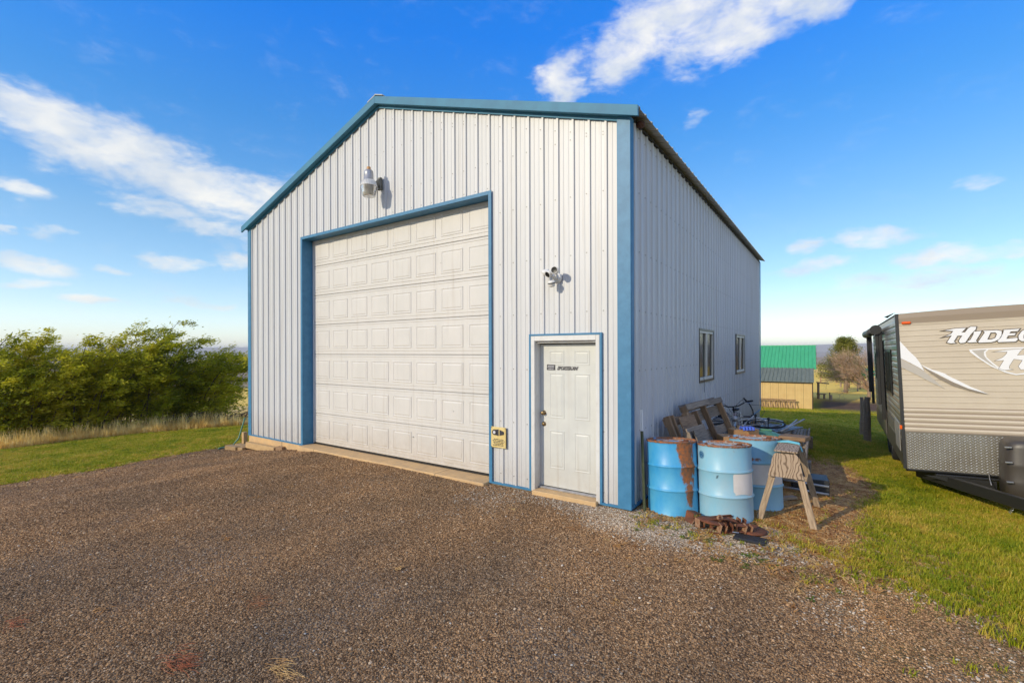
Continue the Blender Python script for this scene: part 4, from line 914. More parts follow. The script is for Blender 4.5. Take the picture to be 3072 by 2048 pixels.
t = thing('floodlight', 'white security floodlight and camera mounted above the walk door', 'floodlight', (-.98, -.022, 2.88))
MB().lathe([(0, .03), (.05, .03), (.065, .02), (.07, 0)], 20, Matrix.Translation((.0, 0, -.02)) @ RX).build('mounting_plate', M['plastic_white'], t, smooth=True)
MB().tube([(0, -.03, -.02), (0, -.09, -.03)], .022, 10).build('neck', M['plastic_white'], t, smooth=True)
def head(c, d, r=.043, L_=.10):
    c, d = Vector(c), Vector(d).normalized(); q = d.to_track_quat('Z', 'Y').to_matrix().to_4x4(); mx = Matrix.Translation(c) @ q
    h = MB().lathe([(0, -L_*.5), (r*.55, -L_*.48), (r*.8, -L_*.25), (r, L_*.1), (r*1.05, L_*.5), (r*.93, L_*.5), (r*.9, L_*.40)], 22, mx).build('lamp_head', M['plastic_white'], t, smooth=True)
    MB().lathe([(r*.92, L_*.42), (r*.5, L_*.40), (0, L_*.38)], 18, mx).build('lens', M['blackmetal'], h, smooth=True)
    return h
head((-.115, -.105, .055), (-.75, -.45, -.38)); head((-.04, -.135, .03), (-.25, -.85, -.5)); head((.055, -.14, .055), (.15, -1, -.02), .046, .12)
MB().tube([(-.09, -.09, .03), (0, -.085, -.03), (.05, -.1, .02)], .012, 8).build('arm', M['plastic_white'], t, smooth=True)
MB().lathe([(0, .025), (.035, .02), (.052, .0), (.05, -.02), (.04, -.028), (.043, -.04), (.03, -.062), (0, -.066)], 20, Matrix.Translation((-.02, -.12, -.085)) @ Matrix.Rotation(R(15), 4, 'X')).build('motion_sensor', M['plastic_white'], t, smooth=True)
MB().lathe([(.0515, -.004), (.0515, -.018)], 20, Matrix.Translation((-.02, -.12, -.085)) @ Matrix.Rotation(R(15), 4, 'X')).build('sensor_window', M['black'], t)

t = thing('sensor_sign', 'yellow metal plate with a flashlight picture beside the garage door', 'sign', (-1.94, -.024, .50))
pl_ = MB().box(-.14, .125, -.022, -.006, .0, .30).build('plate', M['plate_yellow'], t, bevel=.006)
MB().box(-.12, .12, -.0055, .004, .01, .29).build('backing', M['blackmetal'], t)
MB().prism([(-.005, .175), (.095, .20), (.095, .24), (-.005, .268), (-.045, .262), (-.055, .22), (-.045, .182)], lambda a, b: (a, -.030, b), lambda a, b: (a, -.0225, b)).build('flashlight_emblem', M['decal_dark'], pl_)
MB().lathe([(0, .014), (.022, .014), (.022, .0)], 18, Matrix.Translation((-.068, -.024, .222)) @ RX).build('emblem_lens', M['decal_light'], pl_)
MB().lathe([(.024, .013), (.04, .013), (.04, 0)], 20, Matrix.Translation((-.068, -.0225, .222)) @ RX).build('emblem_ring', M['decal_dark'], pl_)
m = MB(); m.box(.01, .022, -.0315, -.0302, .183, .262); m.build('emblem_band', M['plate_yellow'], pl_)
for i, (w_, z_) in enumerate(((.17, .122), (.21, .101), (.19, .080), (.165, .058), (.20, .036))):
    r_ = random.Random(40+i); m = MB(); q = -w_/2
    while q < w_/2-.008:
        l_ = r_.uniform(.015, .05); m.box(q, min(q+l_, w_/2), -.0235, -.0222, z_-.0055, z_+.0055); q += l_+.008
    m.build('fine_print', M['decal_dark'], pl_)
for px, pz in ((-.128, .288), (.113, .288), (-.128, .012)): MB().lathe([(0, .004), (.006, .003), (.006, 0)], 8, Matrix.Translation((px, -.0222, pz)) @ RX).build('bolt', M['blackmetal'], pl_)

# ------------------------------------------------------------------ left corner: post, hydrant, hose, blocks
lp = MB().box(-.045, .045, -.045, .045, -.05, .36).build('wood_post', M['fresh_wood'], bevel=.004, loc=(-9.42, .02, gz(-9.42, .02))); tag(lp, 'short squared wood post stub at the left building corner', 'post')
t = thing('yard_hydrant', 'rusty brown yard hydrant standing behind the left building corner', 'hydrant', (-9.42, .20, gz(-9.42, .2)))
MB().tube([(0, 0, -.05), (0, 0, .78)], .018, 8).build('riser_pipe', M['green_paint'], t, smooth=True)
MB().tube([(0, 0, .76), (0, 0, .88)], [.028, .024], 8).build('head', M['rustpipe'], t)
MB().tube([(0, 0, .80), (-.1, -.07, .77), (-.15, -.1, .70)], [.02, .018, .018], 8).build('spout', M['rustpipe'], t)
MB().tube([(.02, 0, .88), (-.04, 0, .96), (-.12, -.05, .86)], .009, 6).build('handle', M['rustpipe'], t)
hp = [(-9.57, .10, gz(-9.57, .1)+.68), (-9.6, .06, gz(-9.6, .06)+.5), (-9.66, 0, gz(-9.66, 0)+.2), (-9.72, -.12, gz(-9.72, -.12)+.03), (-9.78, -.22, gz(-9.78, -.22)+.02), (-9.8, -.34, gz(-9.8, -.34)+.02), (-9.72, -.42, gz(-9.7, -.42)+.02)]
o = MB().tube(hp, .017, 8).build('garden_hose', M['hose'], smooth=True); tag(o, 'green garden hose hanging down from the hydrant at the left corner', 'hose')
def block(x, y, dx, dy, dz, rz, label, m='fresh_wood', z=0, tilt=0):
    o = MB().box(-dx/2, dx/2, -dy/2, dy/2, 0, dz).build('wood_block', M[m], bevel=.005, loc=(x, y, gz(x, y)-.008+z)); o.rotation_euler = (tilt, 0, rz)
    return tag(o, label, 'wood block', 'wood blocks at the left corner')
block(-9.33, -.27, .40, .16, .095, R(6), 'thick sawn wood block lying nearest the gravel at the left corner')
block(-9.0, -.20, .15, .20, .075, R(12), 'small squared wood block just right of the thick sawn block')
block(-9.30, -.10, .42, .15, .10, R(-4), 'flat wood block lying behind the thick sawn block')
block(-8.35, -.13, 1.15, .12, .13, R(1), 'long beam lying against the skirt board by the left corner')
block(-7.66, -.09, .18, .10, .08, R(14), 'short dark wood offcut touching the end of the long beam', 'brown_wood')

# ------------------------------------------------------------------ oil drums
def drum_mesh():
    R_ = .292; H_ = .88
    pr = [(R_-.012, .012), (R_+.004, .0), (R_+.008, .012), (R_+.003, .026), (R_, .034)]
    for zc in (.305, .585):
        pr += [(R_, zc-.022), (R_+.005, zc-.013), (R_+.013, zc-.003), (R_+.013, zc+.003), (R_+.005, zc+.013), (R_, zc+.022)]
    pr += [(R_, H_-.04), (R_+.002, H_-.022), (R_+.009, H_-.012), (R_+.009, H_-.002), (R_+.001, H_), (R_-.006, H_-.004), (R_-.008, H_-.02), (R_-.03, H_-.023),
           (R_-.04, H_-.018), (R_-.06, H_-.018), (R_-.07, H_-.024), (.15, H_-.024), (.14, H_-.017), (.12, H_-.017), (.11, H_-.024), (0, H_-.024)]
    return MB().lathe(pr, 56)
def drum(x, y, rz, label, m, lean=4.5, tilt=(0, 0)):
    t = thing('oil_drum', label, 'drum', (x, y, gz(x, y)-.012), (tilt[0], tilt[1], rz), 'blue steel drums by the building corner')
    rt_ = Vector((math.cos(YAW), math.sin(YAW), 0)); t.rotation_euler = Matrix.Rotation(R(lean), 4, -rt_).to_euler(); t.location.z -= .016
    drum_mesh().build('drum_body', m, t, smooth=True)
    MB().lathe([(0, .876), (.03, .876), (.034, .868), (.034, .855)], 12, Matrix.Translation((.16, .06, 0))).build('bung', M['rust'], t, smooth=True)
    MB().lathe([(0, .872), (.016, .872), (.019, .866), (.019, .855)], 10, Matrix.Translation((-.19, -.05, 0))).build('bung', M['rust'], t, smooth=True)
    return t
def lab(t, a0, a1, z0, z1, m, name='label', r=.2945, wav=0.):
    m_ = MB(); n = 14; rows = 6
    for j in range(rows+1):
        for i in range(n+1):
            u_ = i/n; v_ = j/rows; a = a0+(a1-a0)*u_; zz = z0+(z1-z0)*v_+wav*math.sin(u_*5)*(.5-v_)
            if wav and v_ in (0, 1) and u_ in (0, 1): a += (.5-u_)*.12; zz += (.5-v_)*.05
            m_.v.append((r*math.cos(a), r*math.sin(a), zz))
    for j in range(rows):
        for i in range(n): m_.f.append((j*(n+1)+i, j*(n+1)+i+1, (j+1)*(n+1)+i+1, (j+1)*(n+1)+i))
    return m_.build(name, m, t, smooth=True)
M['label_white'] = mat('white_paper_label', (.70, .65, .62), .7, col2=(.62, .57, .53), vs=6)
M['emblem_blue'] = mat('emblem_blue', (.02, .12, .28), .5)
drumL = rusty_paint('bright_blue_drum_paint', (.03, .31, .62), (.10, .42, .64), [(.225, -.19, .76, .20, .26, 1.15), (.235, -.175, .52, .15, .28, 1.05), (.24, -.16, .28, .12, .26, 1.), (.27, -.1, .5, .1, .5, .75), (-.26, -.12, .585, .05, .05, 1.)], .60)
drumF = rusty_paint('pale_blue_drum_paint', (.22, .48, .62), (.30, .47, .55), [(.1, -.26, .83, .16, .05, .6)], .68)
drumR = rusty_paint('sky_blue_drum_paint', (.19, .43, .58), (.25, .48, .60), [(.02, -.29, .63, .16, .055, 1.0)], .70)
d1 = drum(.42, .36, 0, 'bright blue drum with long rust patches, next to the building corner', drumL)
d2 = drum(1.00, .47, 0, 'pale blue drum in front with blank white label and round emblem', drumF, 4.)
d3 = drum(1.24, 1.14, 0, 'blue drum behind the front two, with a wide white paper band', drumR)
# the emblem and labels face the camera side
def ang(dr, du):  # angle on drum facing the camera plus offset
    return math.atan2(CAM.y-dr.location.y, CAM.x-dr.location.x)+du
lab(d2, ang(d2, .30), ang(d2, 1.32), .33, .60, M['label_white'], wav=.03)
lab(d3, ang(d3, -.15), ang(d3, 1.35), .33, .57, M['label_white'], r=.2948)
aE = ang(d2, -.98)
for (r0, r1, rr, mm) in ((.0, .016, .2965, 'emblem_blue'), (.022, .036, .296, 'emblem_blue'), (.043, .047, .296, 'emblem_blue')):
    m = MB()
    for k in range(25):
        tt = 2*math.pi*k/24
        for q in (r0, r1):
            da = q*math.cos(tt)/.293; m.v.append((rr*math.cos(aE+da), rr*math.sin(aE+da), .755+q*math.sin(tt)))
    for k in range(24): m.f.append((2*k, 2*k+1, 2*k+3, 2*k+2))
    m.build('round_emblem', M[mm], d2)
m = MB()
for (q, zz) in ((-.30, .51), (-.26, .515)):
    a = ang(d2, q); m.tube([(.2955*math.cos(a), .2955*math.sin(a), zz), (.2955*math.cos(a+.03), .2955*math.sin(a+.03), zz+.035)], .0022, 4)
m.build('scratch_mark', M['decal_dark'], d2)
# vertical seam on the bright drum
a = ang(d1, -1.22); MB().tube([(.293*math.cos(a), .293*math.sin(a), .03), (.293*math.cos(a), .293*math.sin(a), .86)], .006, 6).build('weld_seam', drumL, d1)

# green steel fence post leaning on the wall
t = thing('fence_stake', 'green steel fence stake with white tip leaning at the building corner', 'stake', (.15, .10, gz(.15, .1)))
pA, pB = Vector((0, 0, -.03)), Vector((-.075, .10, 1.22))
dv = pB-pA
def stake(a, b, m, name):
    mx = frame_mx(pA+dv*a, pA+dv*b, (1, -1.4, 0)); L_ = (dv*(b-a)).length; q = MB().box(-L_/2, L_/2, -.018, .018, -.003, .003); q.box(-L_/2, L_/2, -.003, .003, .0035, .026)
    return link(name, q.mesh(name, m), t, mx=mx)
stake(0, .79, M['green_paint'], 'stake_shaft'); stake(.7905, 1, M['white_paint'], 'white_tip')

# ------------------------------------------------------------------ pallets leaning on the side wall
def cmp_(u, v, Z):
    a, b = u-1536, v-1052.05; cs, sn = math.cos(.0031), math.sin(.0031); a, b = cs*a-sn*b, sn*a+cs*b
    X = a/1411.92*Z; return Vector((CAM.x+X*math.cos(YAW)-Z*math.sin(YAW), CAM.y+X*math.sin(YAW)+Z*math.cos(YAW), CAM.z-b*Z/1411.92))
def pallet_parts(t, Wd, Hd, m1, m2, front, back, seed, stringers=(0, .5, 1)):
    """local frame: x across, -z down the face, y = thickness toward the back. Slats run along x"""
    r = random.Random(seed)
    for i in stringers:
        x_ = .02+i*(Wd-.04); board('stringer', (x_, .055, 0), (x_, .055, -Hd), .09, .038, m2, t, up=(1, 0, 0), bevel=.004)
    for (z_, h_, x0, x1) in front: board('slat', (x0*Wd, 0, -z_*Hd), (x1*Wd, r.uniform(-.004, .004), -z_*Hd+r.uniform(-.01, .01)), h_, .018, m1, t, up=(0, 1, 0), bevel=.003)
    for (z_, h_, x0, x1) in back: board('slat', (x0*Wd, .112, -z_*Hd), (x1*Wd, .112, -z_*Hd), h_, .018, m1, t, up=(0, 1, 0), bevel=.003)
def pallet_frame(TL, TR, BL):
    x = (TR-TL).normalized(); zd = (BL-TL); zd = (zd-x*zd.dot(x)).normalized(); z = -zd; y = z.cross(x); m = Matrix((x, y, z)).transposed().to_4x4(); m.translation = TL; return m
def lean_frame(TL, TR, lean):
    x = (TR-TL).normalized(); h = Vector((x.y, -x.x, 0)).normalized()
    if h.dot(CAM-TL) < 0: h = -h
    BL = TL+Vector((0, 0, -1))+h*lean; return pallet_frame(TL, TR, BL), (TR-TL).length
mx_, Wp = lean_frame(cmp_(2057, 1216, 7.0), cmp_(2161, 1190, 7.9), .42)
t = thing('pallet', 'large grey pallet leaning highest against the side wall', 'pallet', group='pallets leaning on the side wall'); t.matrix_world = mx_
pallet_parts(t, Wp, 1.36, M['grey_wood'], M['brown_wood'], [(.02, .09, 0, .6), (.035, .09, .55, 1.0), (.50, .14, .35, 1.), (.84, .14, -.1, .28)], [(.02, .12, 0, 1), (.14, .17, 0, 1.), (.36, .13, .0, 1), (.52, .17, .0, 1), (.72, .12, .0, 1), (.92, .12, 0, 1)], 3)
mx_, Wp = lean_frame(cmp_(2008, 1246, 6.35), cmp_(2082, 1232, 6.95), .42)
t = thing('pallet', 'brown pallet leaning behind the bright blue drum, left of the grey one', 'pallet', group='pallets leaning on the side wall'); t.matrix_world = mx_
pallet_parts(t, Wp+.15, 1.3, M['brown_wood'], M['brown_wood'], [(.17, .34, .25, .78), (.50, .13, .35, 1.), (.75, .14, .1, .9)], [(.06, .12, 0, 1), (.40, .14, 0, 1), (.8, .12, 0, 1)], 5, (0, .13, .62, 1))
mx_, Wp = lean_frame(cmp_(2062, 1291, 6.2), cmp_(2112, 1277, 6.6), .42)
t = thing('pallet', 'broken grey pallet piece with square slats, low between the two pallets', 'pallet', group='pallets leaning on the side wall'); t.matrix_world = mx_
pallet_parts(t, Wp, .92, M['grey_wood'], M['grey_wood'], [(.0, .05, -.05, 1), (.14, .22, .3, 1.)], [(.1, .1, 0, 1), (.7, .1, 0, 1)], 8, (0.1, .9))

# ------------------------------------------------------------------ cardboard boxes
def cbox(c, dx, dy, dz, rz, label, strip=True):
    t = thing('cardboard_box', label, 'box', c, (0, 0, rz), 'cardboard boxes behind the drums')
    MB().box(-dx/2, dx/2, -dy/2, dy/2, 0, dz).build('box_body', M['cardboard'], t, bevel=.004)
    for s_ in (-1, 1): MB().box(-dx/2+.003, dx/2-.003, min(0, s_*dy/2)+.002, max(0, s_*dy/2)-.002, dz+.001, dz+.005).build('flap', M['cardboard'], t, bevel=.001)
    return t
zb_ = gz(.95, 2.0)
cbox((.93, 2.02, zb_-.004), .46, .4, .52, R(25), 'lowest cardboard box, under the two open ones')
bA = cbox((.80, 1.92, zb_+.523), .30, .30, .20, R(30), 'left cardboard box with a dark opening, stacked behind the drums')
bB = cbox((1.07, 2.12, zb_+.523), .28, .30, .19, R(34), 'right cardboard box with a white shipping label, stacked behind the drums')
MB().box(-.02, .11, -.158, -.1515, .05, .16).build('dark_opening', M['dark'], bA); MB().box(-.12, -.06, -.158, -.1515, .06, .16).build('paper_label', M['label_white'], bA)
MB().box(-.06, .11, -.158, -.1515, .02, .07).build('paper_label', M['label_white'], bB)
cbox((.93, 2.16, zb_+.728), .38, .17, .07, R(38), 'long flat cardboard box lying on top of the stack')
m = MB()
for k in range(4): m.tube([(-.07+k*.045, -.07, 0), (-.065+k*.045, -.05, .035), (-.06+k*.045, .05, .03), (-.055+k*.045, .07, -.005)], .018, 6)
o = m.build('tape_roll', M['blue_rag'], loc=(.99, 2.06, zb_+.807)); o.rotation_euler = (0, 0, R(35)); tag(o, 'crumpled bright blue tape lying on the cardboard boxes', 'tape')

# ------------------------------------------------------------------ trash bin with green lid
bx, by = 1.19, 2.52
t = thing('trash_bin', 'round black trash bin with a green domed lid and white letters', 'trash bin', (bx, by, gz(bx, by)-.005)); t.scale = (.88, .88, .94)
MB().lathe([(0, 0), (.20, .0), (.215, .02), (.25, .66), (.262, .665), (.262, .69), (.25, .69)], 32).build('bin_body', M['bin_black'], t, smooth=True)
ld = MB().lathe([(.262, .672), (.278, .676), (.278, .70), (.268, .715), (.262, .735), (.235, .76), (.15, .80), (.06, .825), (0, .83)], 32).build('lid', M['lid_green'], t, smooth=True)
MB().box(-.09, .09, -.012, .012, .822, .85).build('lid_handle', M['lid_green'], ld, bevel=.006)
tm = text_mesh('ACE', .115, 0, .004, .001); tm.materials.append(M['plastic_white']); a0_ = ang(t, .80); 
w_ = max(v.co.x for v in tm.vertices)
for v in tm.vertices:
    a_ = a0_+(v.co.x-w_/2)/.25; rr_ = .2485+v.co.z; zz_ = .52+v.co.y; v.co = (rr_*math.cos(a_), rr_*math.sin(a_), zz_)
link('lettering', tm, t)

# ------------------------------------------------------------------ bicycles
def bicycle(label, loc, rot, paint):
    t = thing('bicycle', label, 'bicycle', loc, rot, 'old bicycles in the junk by the wall')
    def wheel(y):
        b = MB(); n = 32
        b.tube([(0, y+.31*math.cos(2*math.pi*k/n), .33+.31*math.sin(2*math.pi*k/n)) for k in range(n+1)], .02, 6, False); w = b.build('wheel', M['rubber'], t, smooth=True)
        b = MB(); b.tube([(0, y+.285*math.cos(2*math.pi*k/n), .33+.285*math.sin(2*math.pi*k/n)) for k in range(n+1)], .009, 5, False); b.build('rim', M['steel'], w)
        b = MB()
        for k in range(16):
            a = 2*math.pi*k/16; b.tube([(.02*(-1)**k, y, .33), (0, y+.285*math.cos(a), .33+.285*math.sin(a))], .0018, 3, False)
        b.build('spokes', M['steel'], w); MB().tube([(-.04, y, .33), (.04, y, .33)], .018, 8).build('hub', M['steel'], w)
    wheel(0); wheel(1.02)
    f = MB(); hd0, hd1, bb, st = (0, .20, .60), (0, .24, .82), (0, .60, .30), (0, .74, .78)
    hd0 = (0, .17, .60); hd1 = (0, .22, .84)
    for p, q, r in ((hd0, bb, .018), (hd1, st, .015), (bb, st, .015), (hd0, hd1, .02), (bb, (0, 1.02, .33), .011), (st, (0, 1.02, .33), .009)): f.tube([p, q], r, 8)
    f.build('frame', paint, t, smooth=True)
    g = MB()
    for s_ in (-.05, .05): g.tube([(s_, 0, .33), (s_, .08, .45), (s_*.8, .16, .60)], .011, 6)
    g.build('fork', M['steel'], t, smooth=True)
    hb = MB().tube([(0, .22, .84), (0, .245, .95), (0, .23, .97)], .013, 8); hb.tube([(-.30, .36, 1.03), (-.22, .28, 1.03), (-.10, .22, .98), (0, .21, .97), (.10, .22, .98), (.22, .28, 1.03), (.30, .36, 1.03)], .012, 8)
    h = hb.build('handlebar', M['blackmetal'], t, smooth=True)
    for s_ in (-1, 1):
        MB().tube([(s_*.235, .295, 1.032), (s_*.34, .395, 1.03)], .018, 8).build('grip', M['rubber'], h, smooth=True)
        MB().tube([(s_*.20, .25, 1.03), (s_*.24, .23, 1.02), (s_*.31, .30, 1.0)], .006, 5).build('brake_lever', M['steel'], h)
        MB().tube([(s_*.2, .25, 1.03), (s_*.19, .06, 1.10), (s_*.08, .0, 1.02), (0, .08, .80), (0, .15, .66)], .004, 5, False).build('cable', M['black'], h)
    MB().lathe([(0, .03), (.06, .02), (.075, 0), (.05, -.02), (0, -.025)], 12, Matrix.Translation((0, .77, .86)) @ Matrix.Diagonal((1, 1.7, 1, 1))).build('saddle', M['black'], t, smooth=True)
    b = MB().tube([(-.08, .60, .30), (.08, .60, .30)], .012, 6); b.tube([(.07, .60, .30), (.075, .72, .18)], .009, 5); b.tube([(-.07, .60, .30), (-.075, .48, .42)], .009, 5); b.build('cranks', M['steel'], t)
    for s_ in (1, -1): MB().box(-.04, .04, -.03, .03, -.01, .01, Matrix.Translation((s_*.12, .6+s_*.12, .3-s_*.12))).build('pedal', M['black'], t)
    b = MB().tube([(0, -.36*math.cos(a), .33+.36*math.sin(a)) for a in [R(q) for q in range(35, 130, 12)]], .02, 6, False); b.build('mudguard', M['steel'], t, smooth=True)
    return t
bk = bicycle('upright bicycle with handlebars raised, leaning on the side wall', (.62, 4.0, gz(.62, 4.0)), (0, R(-9), R(6)), M['maroon'])
m = MB()
for i in range(5):
    z_ = .66+i*.055; q = [(-.13, -.02, z_), (.13, -.02, z_), (.13, -.22, z_), (-.13, -.22, z_), (-.13, -.02, z_)]; m.tube(q, .004, 4, False)
for i in range(7):
    x_ = -.13+i*.0433; m.tube([(x_, -.22, .66), (x_, -.22, .88)], .003, 4, False); m.tube([(x_, -.02, .66), (x_, -.02, .88)], .003, 4, False)
m.build('wire_basket', M['steel'], bk)
MB().lathe([(0, .04), (.05, .03), (.055, 0), (.03, -.05), (0, -.06)], 14, Matrix.Translation((.03, -.26, .80)) @ RX).build('headlamp', M['ltgrey'], bk, smooth=True)
bicycle('black bicycle lying on its side across the pipe pile', (1.00, 4.3, gz(.9, 4.9)+.62), (R(0), R(84), R(98)), M['black'])
# orange child's seat / pot / tarp
t = thing('plant_pot', 'large black plant pot with dead brown stems by the side wall', 'plant pot', (.66, 5.35, gz(.66, 5.35)), (R(8), R(10), 0))
MB().lathe([(0, 0), (.20, 0), (.21, .02), (.27, .52), (.30, .53), (.30, .58), (.275, .58), (.262, .5), (0, .47)], 26).build('pot', M['pot'], t, smooth=True)
m = MB()
for k in range(26):
    a = random.uniform(0, 6.28); r_ = random.uniform(.02, .2); m.tube([(r_*math.cos(a), r_*math.sin(a), .47), (r_*1.2*math.cos(a), r_*1.2*math.sin(a), .6), (r_*1.5*math.cos(a)+.03, r_*1.5*math.sin(a), .62+random.uniform(0, .16))], [.007, .005, .002], 4, False)
m.build('dead_stems', straw_m, t)
t = thing('orange_chair', 'orange slatted child seat wedged behind the cardboard boxes', 'seat', (.70, 3.35, gz(.7, 3.35)+.30), (0, 0, R(20)))
for k in range(5):
    a = R(20+k*24); MB().tube([(-.17+k*.07, -.05, .02), (-.16+k*.07, .0, .22+.06*math.sin(a)), (-.15+k*.07, .10, .33+.07*math.sin(a))], .026, 7).build('slat', M['orange_plastic'], t, smooth=True)
MB().box(-.2, .2, -.1, .16, -.3, .03).build('seat_base', M['brown_wood'], t, bevel=.01)
m = MB(); n_ = 14
for i in range(n_+1):
    for j in range(n_+1):
        u_, v_ = i/n_-.5, j/n_-.5; m.v.append((u_*.62, v_*.5, .12*math.exp(-(u_*u_+v_*v_)*9)+.02*math.sin(u_*19+v_*7)+.015*math.sin(v_*23)))
for i in range(n_):
    for j in range(n_): a = i*(n_+1)+j; m.f.append((a, a+n_+1, a+n_+2, a+1))
MB_base = gz(1.05, 3.1)
cr = MB().box(-.28, .28, -.2, .2, 0, .50).build('wooden_crate', M['brown_wood'], loc=(.98, 3.05, gz(.98, 3.05)-.01), bevel=.005); tag(cr, 'low wooden crate under the faded red tarp', 'crate')
o = m.build('folded_tarp', M['maroon'], smooth=True, loc=(.98, 3.05, gz(.98, 3.05)+.505)); s_ = o.modifiers.new('thick', 'SOLIDIFY'); s_.thickness = .012; tag(o, 'faded red tarp folded on the crate behind the green lid', 'tarp')

# ------------------------------------------------------------------ stack of pallets, pipes and plank
def flat_pallet(cx, cy, z, rz, label, Lx=1.0, Ly=1.2):
    t = thing('flat_pallet', label, 'pallet', (cx, cy, z), (0, 0, rz), 'pallets stacked flat beside the wall')
    for x_ in (-Lx/2+.04, 0, Lx/2-.04): board('stringer', (x_, -Ly/2, .055), (x_, Ly/2, .055), .045, .085, M['grey_wood'], t)
    for k in range(6): 
        y_ = -Ly/2+.06+k*(Ly-.12)/5; board('slat', (-Lx/2, y_, .108), (Lx/2, y_, .108), .13, .018, M['grey_wood'], t)
    for y_ in (-Ly/2+.06, 0, Ly/2-.06): board('slat', (-Lx/2, y_, .004), (Lx/2, y_, .004), .10, .016, M['grey_wood'], t)
    return t
zs = gz(.9, 4.9)-.02
for k, (lb, rz) in enumerate((('bottom pallet of the flat stack under the pipes', 2), ('second pallet from the bottom of the flat stack', -3), ('third pallet from the bottom of the flat stack', 4), ('top pallet of the flat stack, carrying the pipes', 0))):
    flat_pallet(.84, 4.85, zs+k*.148, R(rz), lb, 1.05, 1.35)
top_z = zs+3*.148+.118
pipe_me = MB().tube([(0, -.42, 0), (0, .42, 0)], .0135, 8).mesh('metal_pipe', mat('white_painted_pipe', (.55, .56, .58), .35, .6, col2=(.35, .36, .38), vs=8))
ORD = 'first second third fourth fifth sixth seventh eighth ninth tenth eleventh twelfth thirteenth fourteenth fifteenth sixteenth seventeenth eighteenth nineteenth twentieth'.split()
for k in range(20):
    o = link('metal_pipe', pipe_me, loc=(.80+k*.031, 4.78+.06*math.sin(k*2.1), top_z+.014+(.014 if k % 5 == 2 else 0))); o.rotation_euler = (R(random.uniform(-.6, .6)), 0, R(-16+random.uniform(-2, 2)))
    tag(o, ORD[k]+' metal pipe from the left in the row on the pallet stack', 'pipe', 'metal pipes on the pallet stack')
PS = [((.42, 4.4, top_z+.03), (.95, 4.2, top_z+.16), 'white bar lying across the near end of the pipe pile'), ((.35, 5.2, top_z+.05), (.55, 4.6, top_z+.22), 'white bar standing up nearest the building on the pipe pile'),
      ((.5, 5.4, top_z+.06), (1.1, 5.25, top_z+.08), 'white bar lying across the far end of the pipe pile'), ((1.28, 4.5, top_z+.05), (1.42, 5.3, top_z+.14), 'tilted white bar at the right edge of the pipe pile'), ((1.22, 4.35, top_z+.03), (1.55, 5.15, top_z+.18), 'long tilted white bar crossing the right end of the pipes'),
      ((.55, 4.25, top_z+.02), (.70, 5.0, top_z+.20), 'steep white bar left of the pipe rows'), ((.3, 4.5, top_z+.12), (.85, 4.75, top_z+.2), 'white bar lying diagonally over the left of the pipes')]
bm_ = mat('white_bar_metal', (.62, .60, .56), .5, .1, col2=(.4, .38, .35), vs=9)
for a, b, lb in PS:
    o = board('metal_bar', a, b, .03, .022, bm_); tag(o, lb, 'metal bar', 'loose metal bars on the pipe pile')
for (x_, y_, z_, h_, lb) in ((1.02, 4.3, top_z, .24, 'black knobbed rod standing in the middle of the pipe pile'), (.78, 4.5, top_z, .26, 'black knobbed rod standing at the left of the pipe pile')):
    t = thing('knobbed_rod', lb, 'rod', (x_, y_, z_)); MB().tube([(0, 0, .0), (.01, 0, h_)], .008, 6).build('shaft', M['blackmetal'], t); MB().lathe([(0, .04), (.02, .03), (.025, 0), (.015, -.02), (0, -.03)], 10, Matrix.Translation((.01, 0, h_))).build('knob', M['black'], t, smooth=True)
# rough boards poking out below the pipes
for k, (a, b) in enumerate((((.5, 4.05, .04), (1.38, 4.12, .04)), ((.45, 4.0, .14), (1.34, 4.07, .15)), ((.6, 3.92, -.12), (1.38, 4.0, -.13)))):
    o = board('loose_board', a, b, .11, .03, M['grey_wood']); tag(o, ('upper', 'topmost', 'lowest')[k]+' loose weathered board before the pallet stack', 'board', 'loose boards before the pallet stack')

# weathered scaffold plank with side rails
t = thing('scaffold_plank', 'long weathered scaffold plank with holed side rails, right of the pipes', 'plank')
A_, B_ = Vector((1.545, 2.35, .37)), Vector((1.41, 6.75, .145)); dr = (B_-A_).normalized(); sd = Vector((dr.y, -dr.x, 0)).normalized()
for k in range(4):
    o_ = sd*(-.082+k*.055); board('deck_board', A_+o_, B_+o_, .048, .02, M['grey_wood'], t, bevel=.002)
for s_ in (-1, 1):
    o_ = sd*(s_*.155)+Vector((0, 0, -.035)); board('side_rail', A_+o_, B_+o_, .03, .14, M['grey_wood'], t, bevel=.003)
m = MB()
for k in range(46):
    p = A_.lerp(B_, (k+.5)/46)
    for s_ in (-1, 1): c_ = p+sd*(s_*.125)+Vector((0, 0, -.004)); m.box(-.012, .012, -.018, .018, -.006, .006, Matrix.Translation(c_))
m.build('cross_cleats', M['grey_wood'], t)
for (yy_, lb) in ((2.75, 'near wooden block stack carrying the scaffold plank'), (6.2, 'far wooden block stack carrying the scaffold plank')):
    tt = (yy_-A_.y)/(B_.y-A_.y); c_ = A_.lerp(B_, tt); g_ = gz(c_.x, c_.y); h_ = c_.z-.106-g_
    o = MB().box(-.22, .22, -.09, .09, 0, h_).build('support_block', M['grey_wood'], loc=(c_.x, c_.y, g_), bevel=.006); tag(o, lb, 'wood block', 'blocks under the scaffold plank')

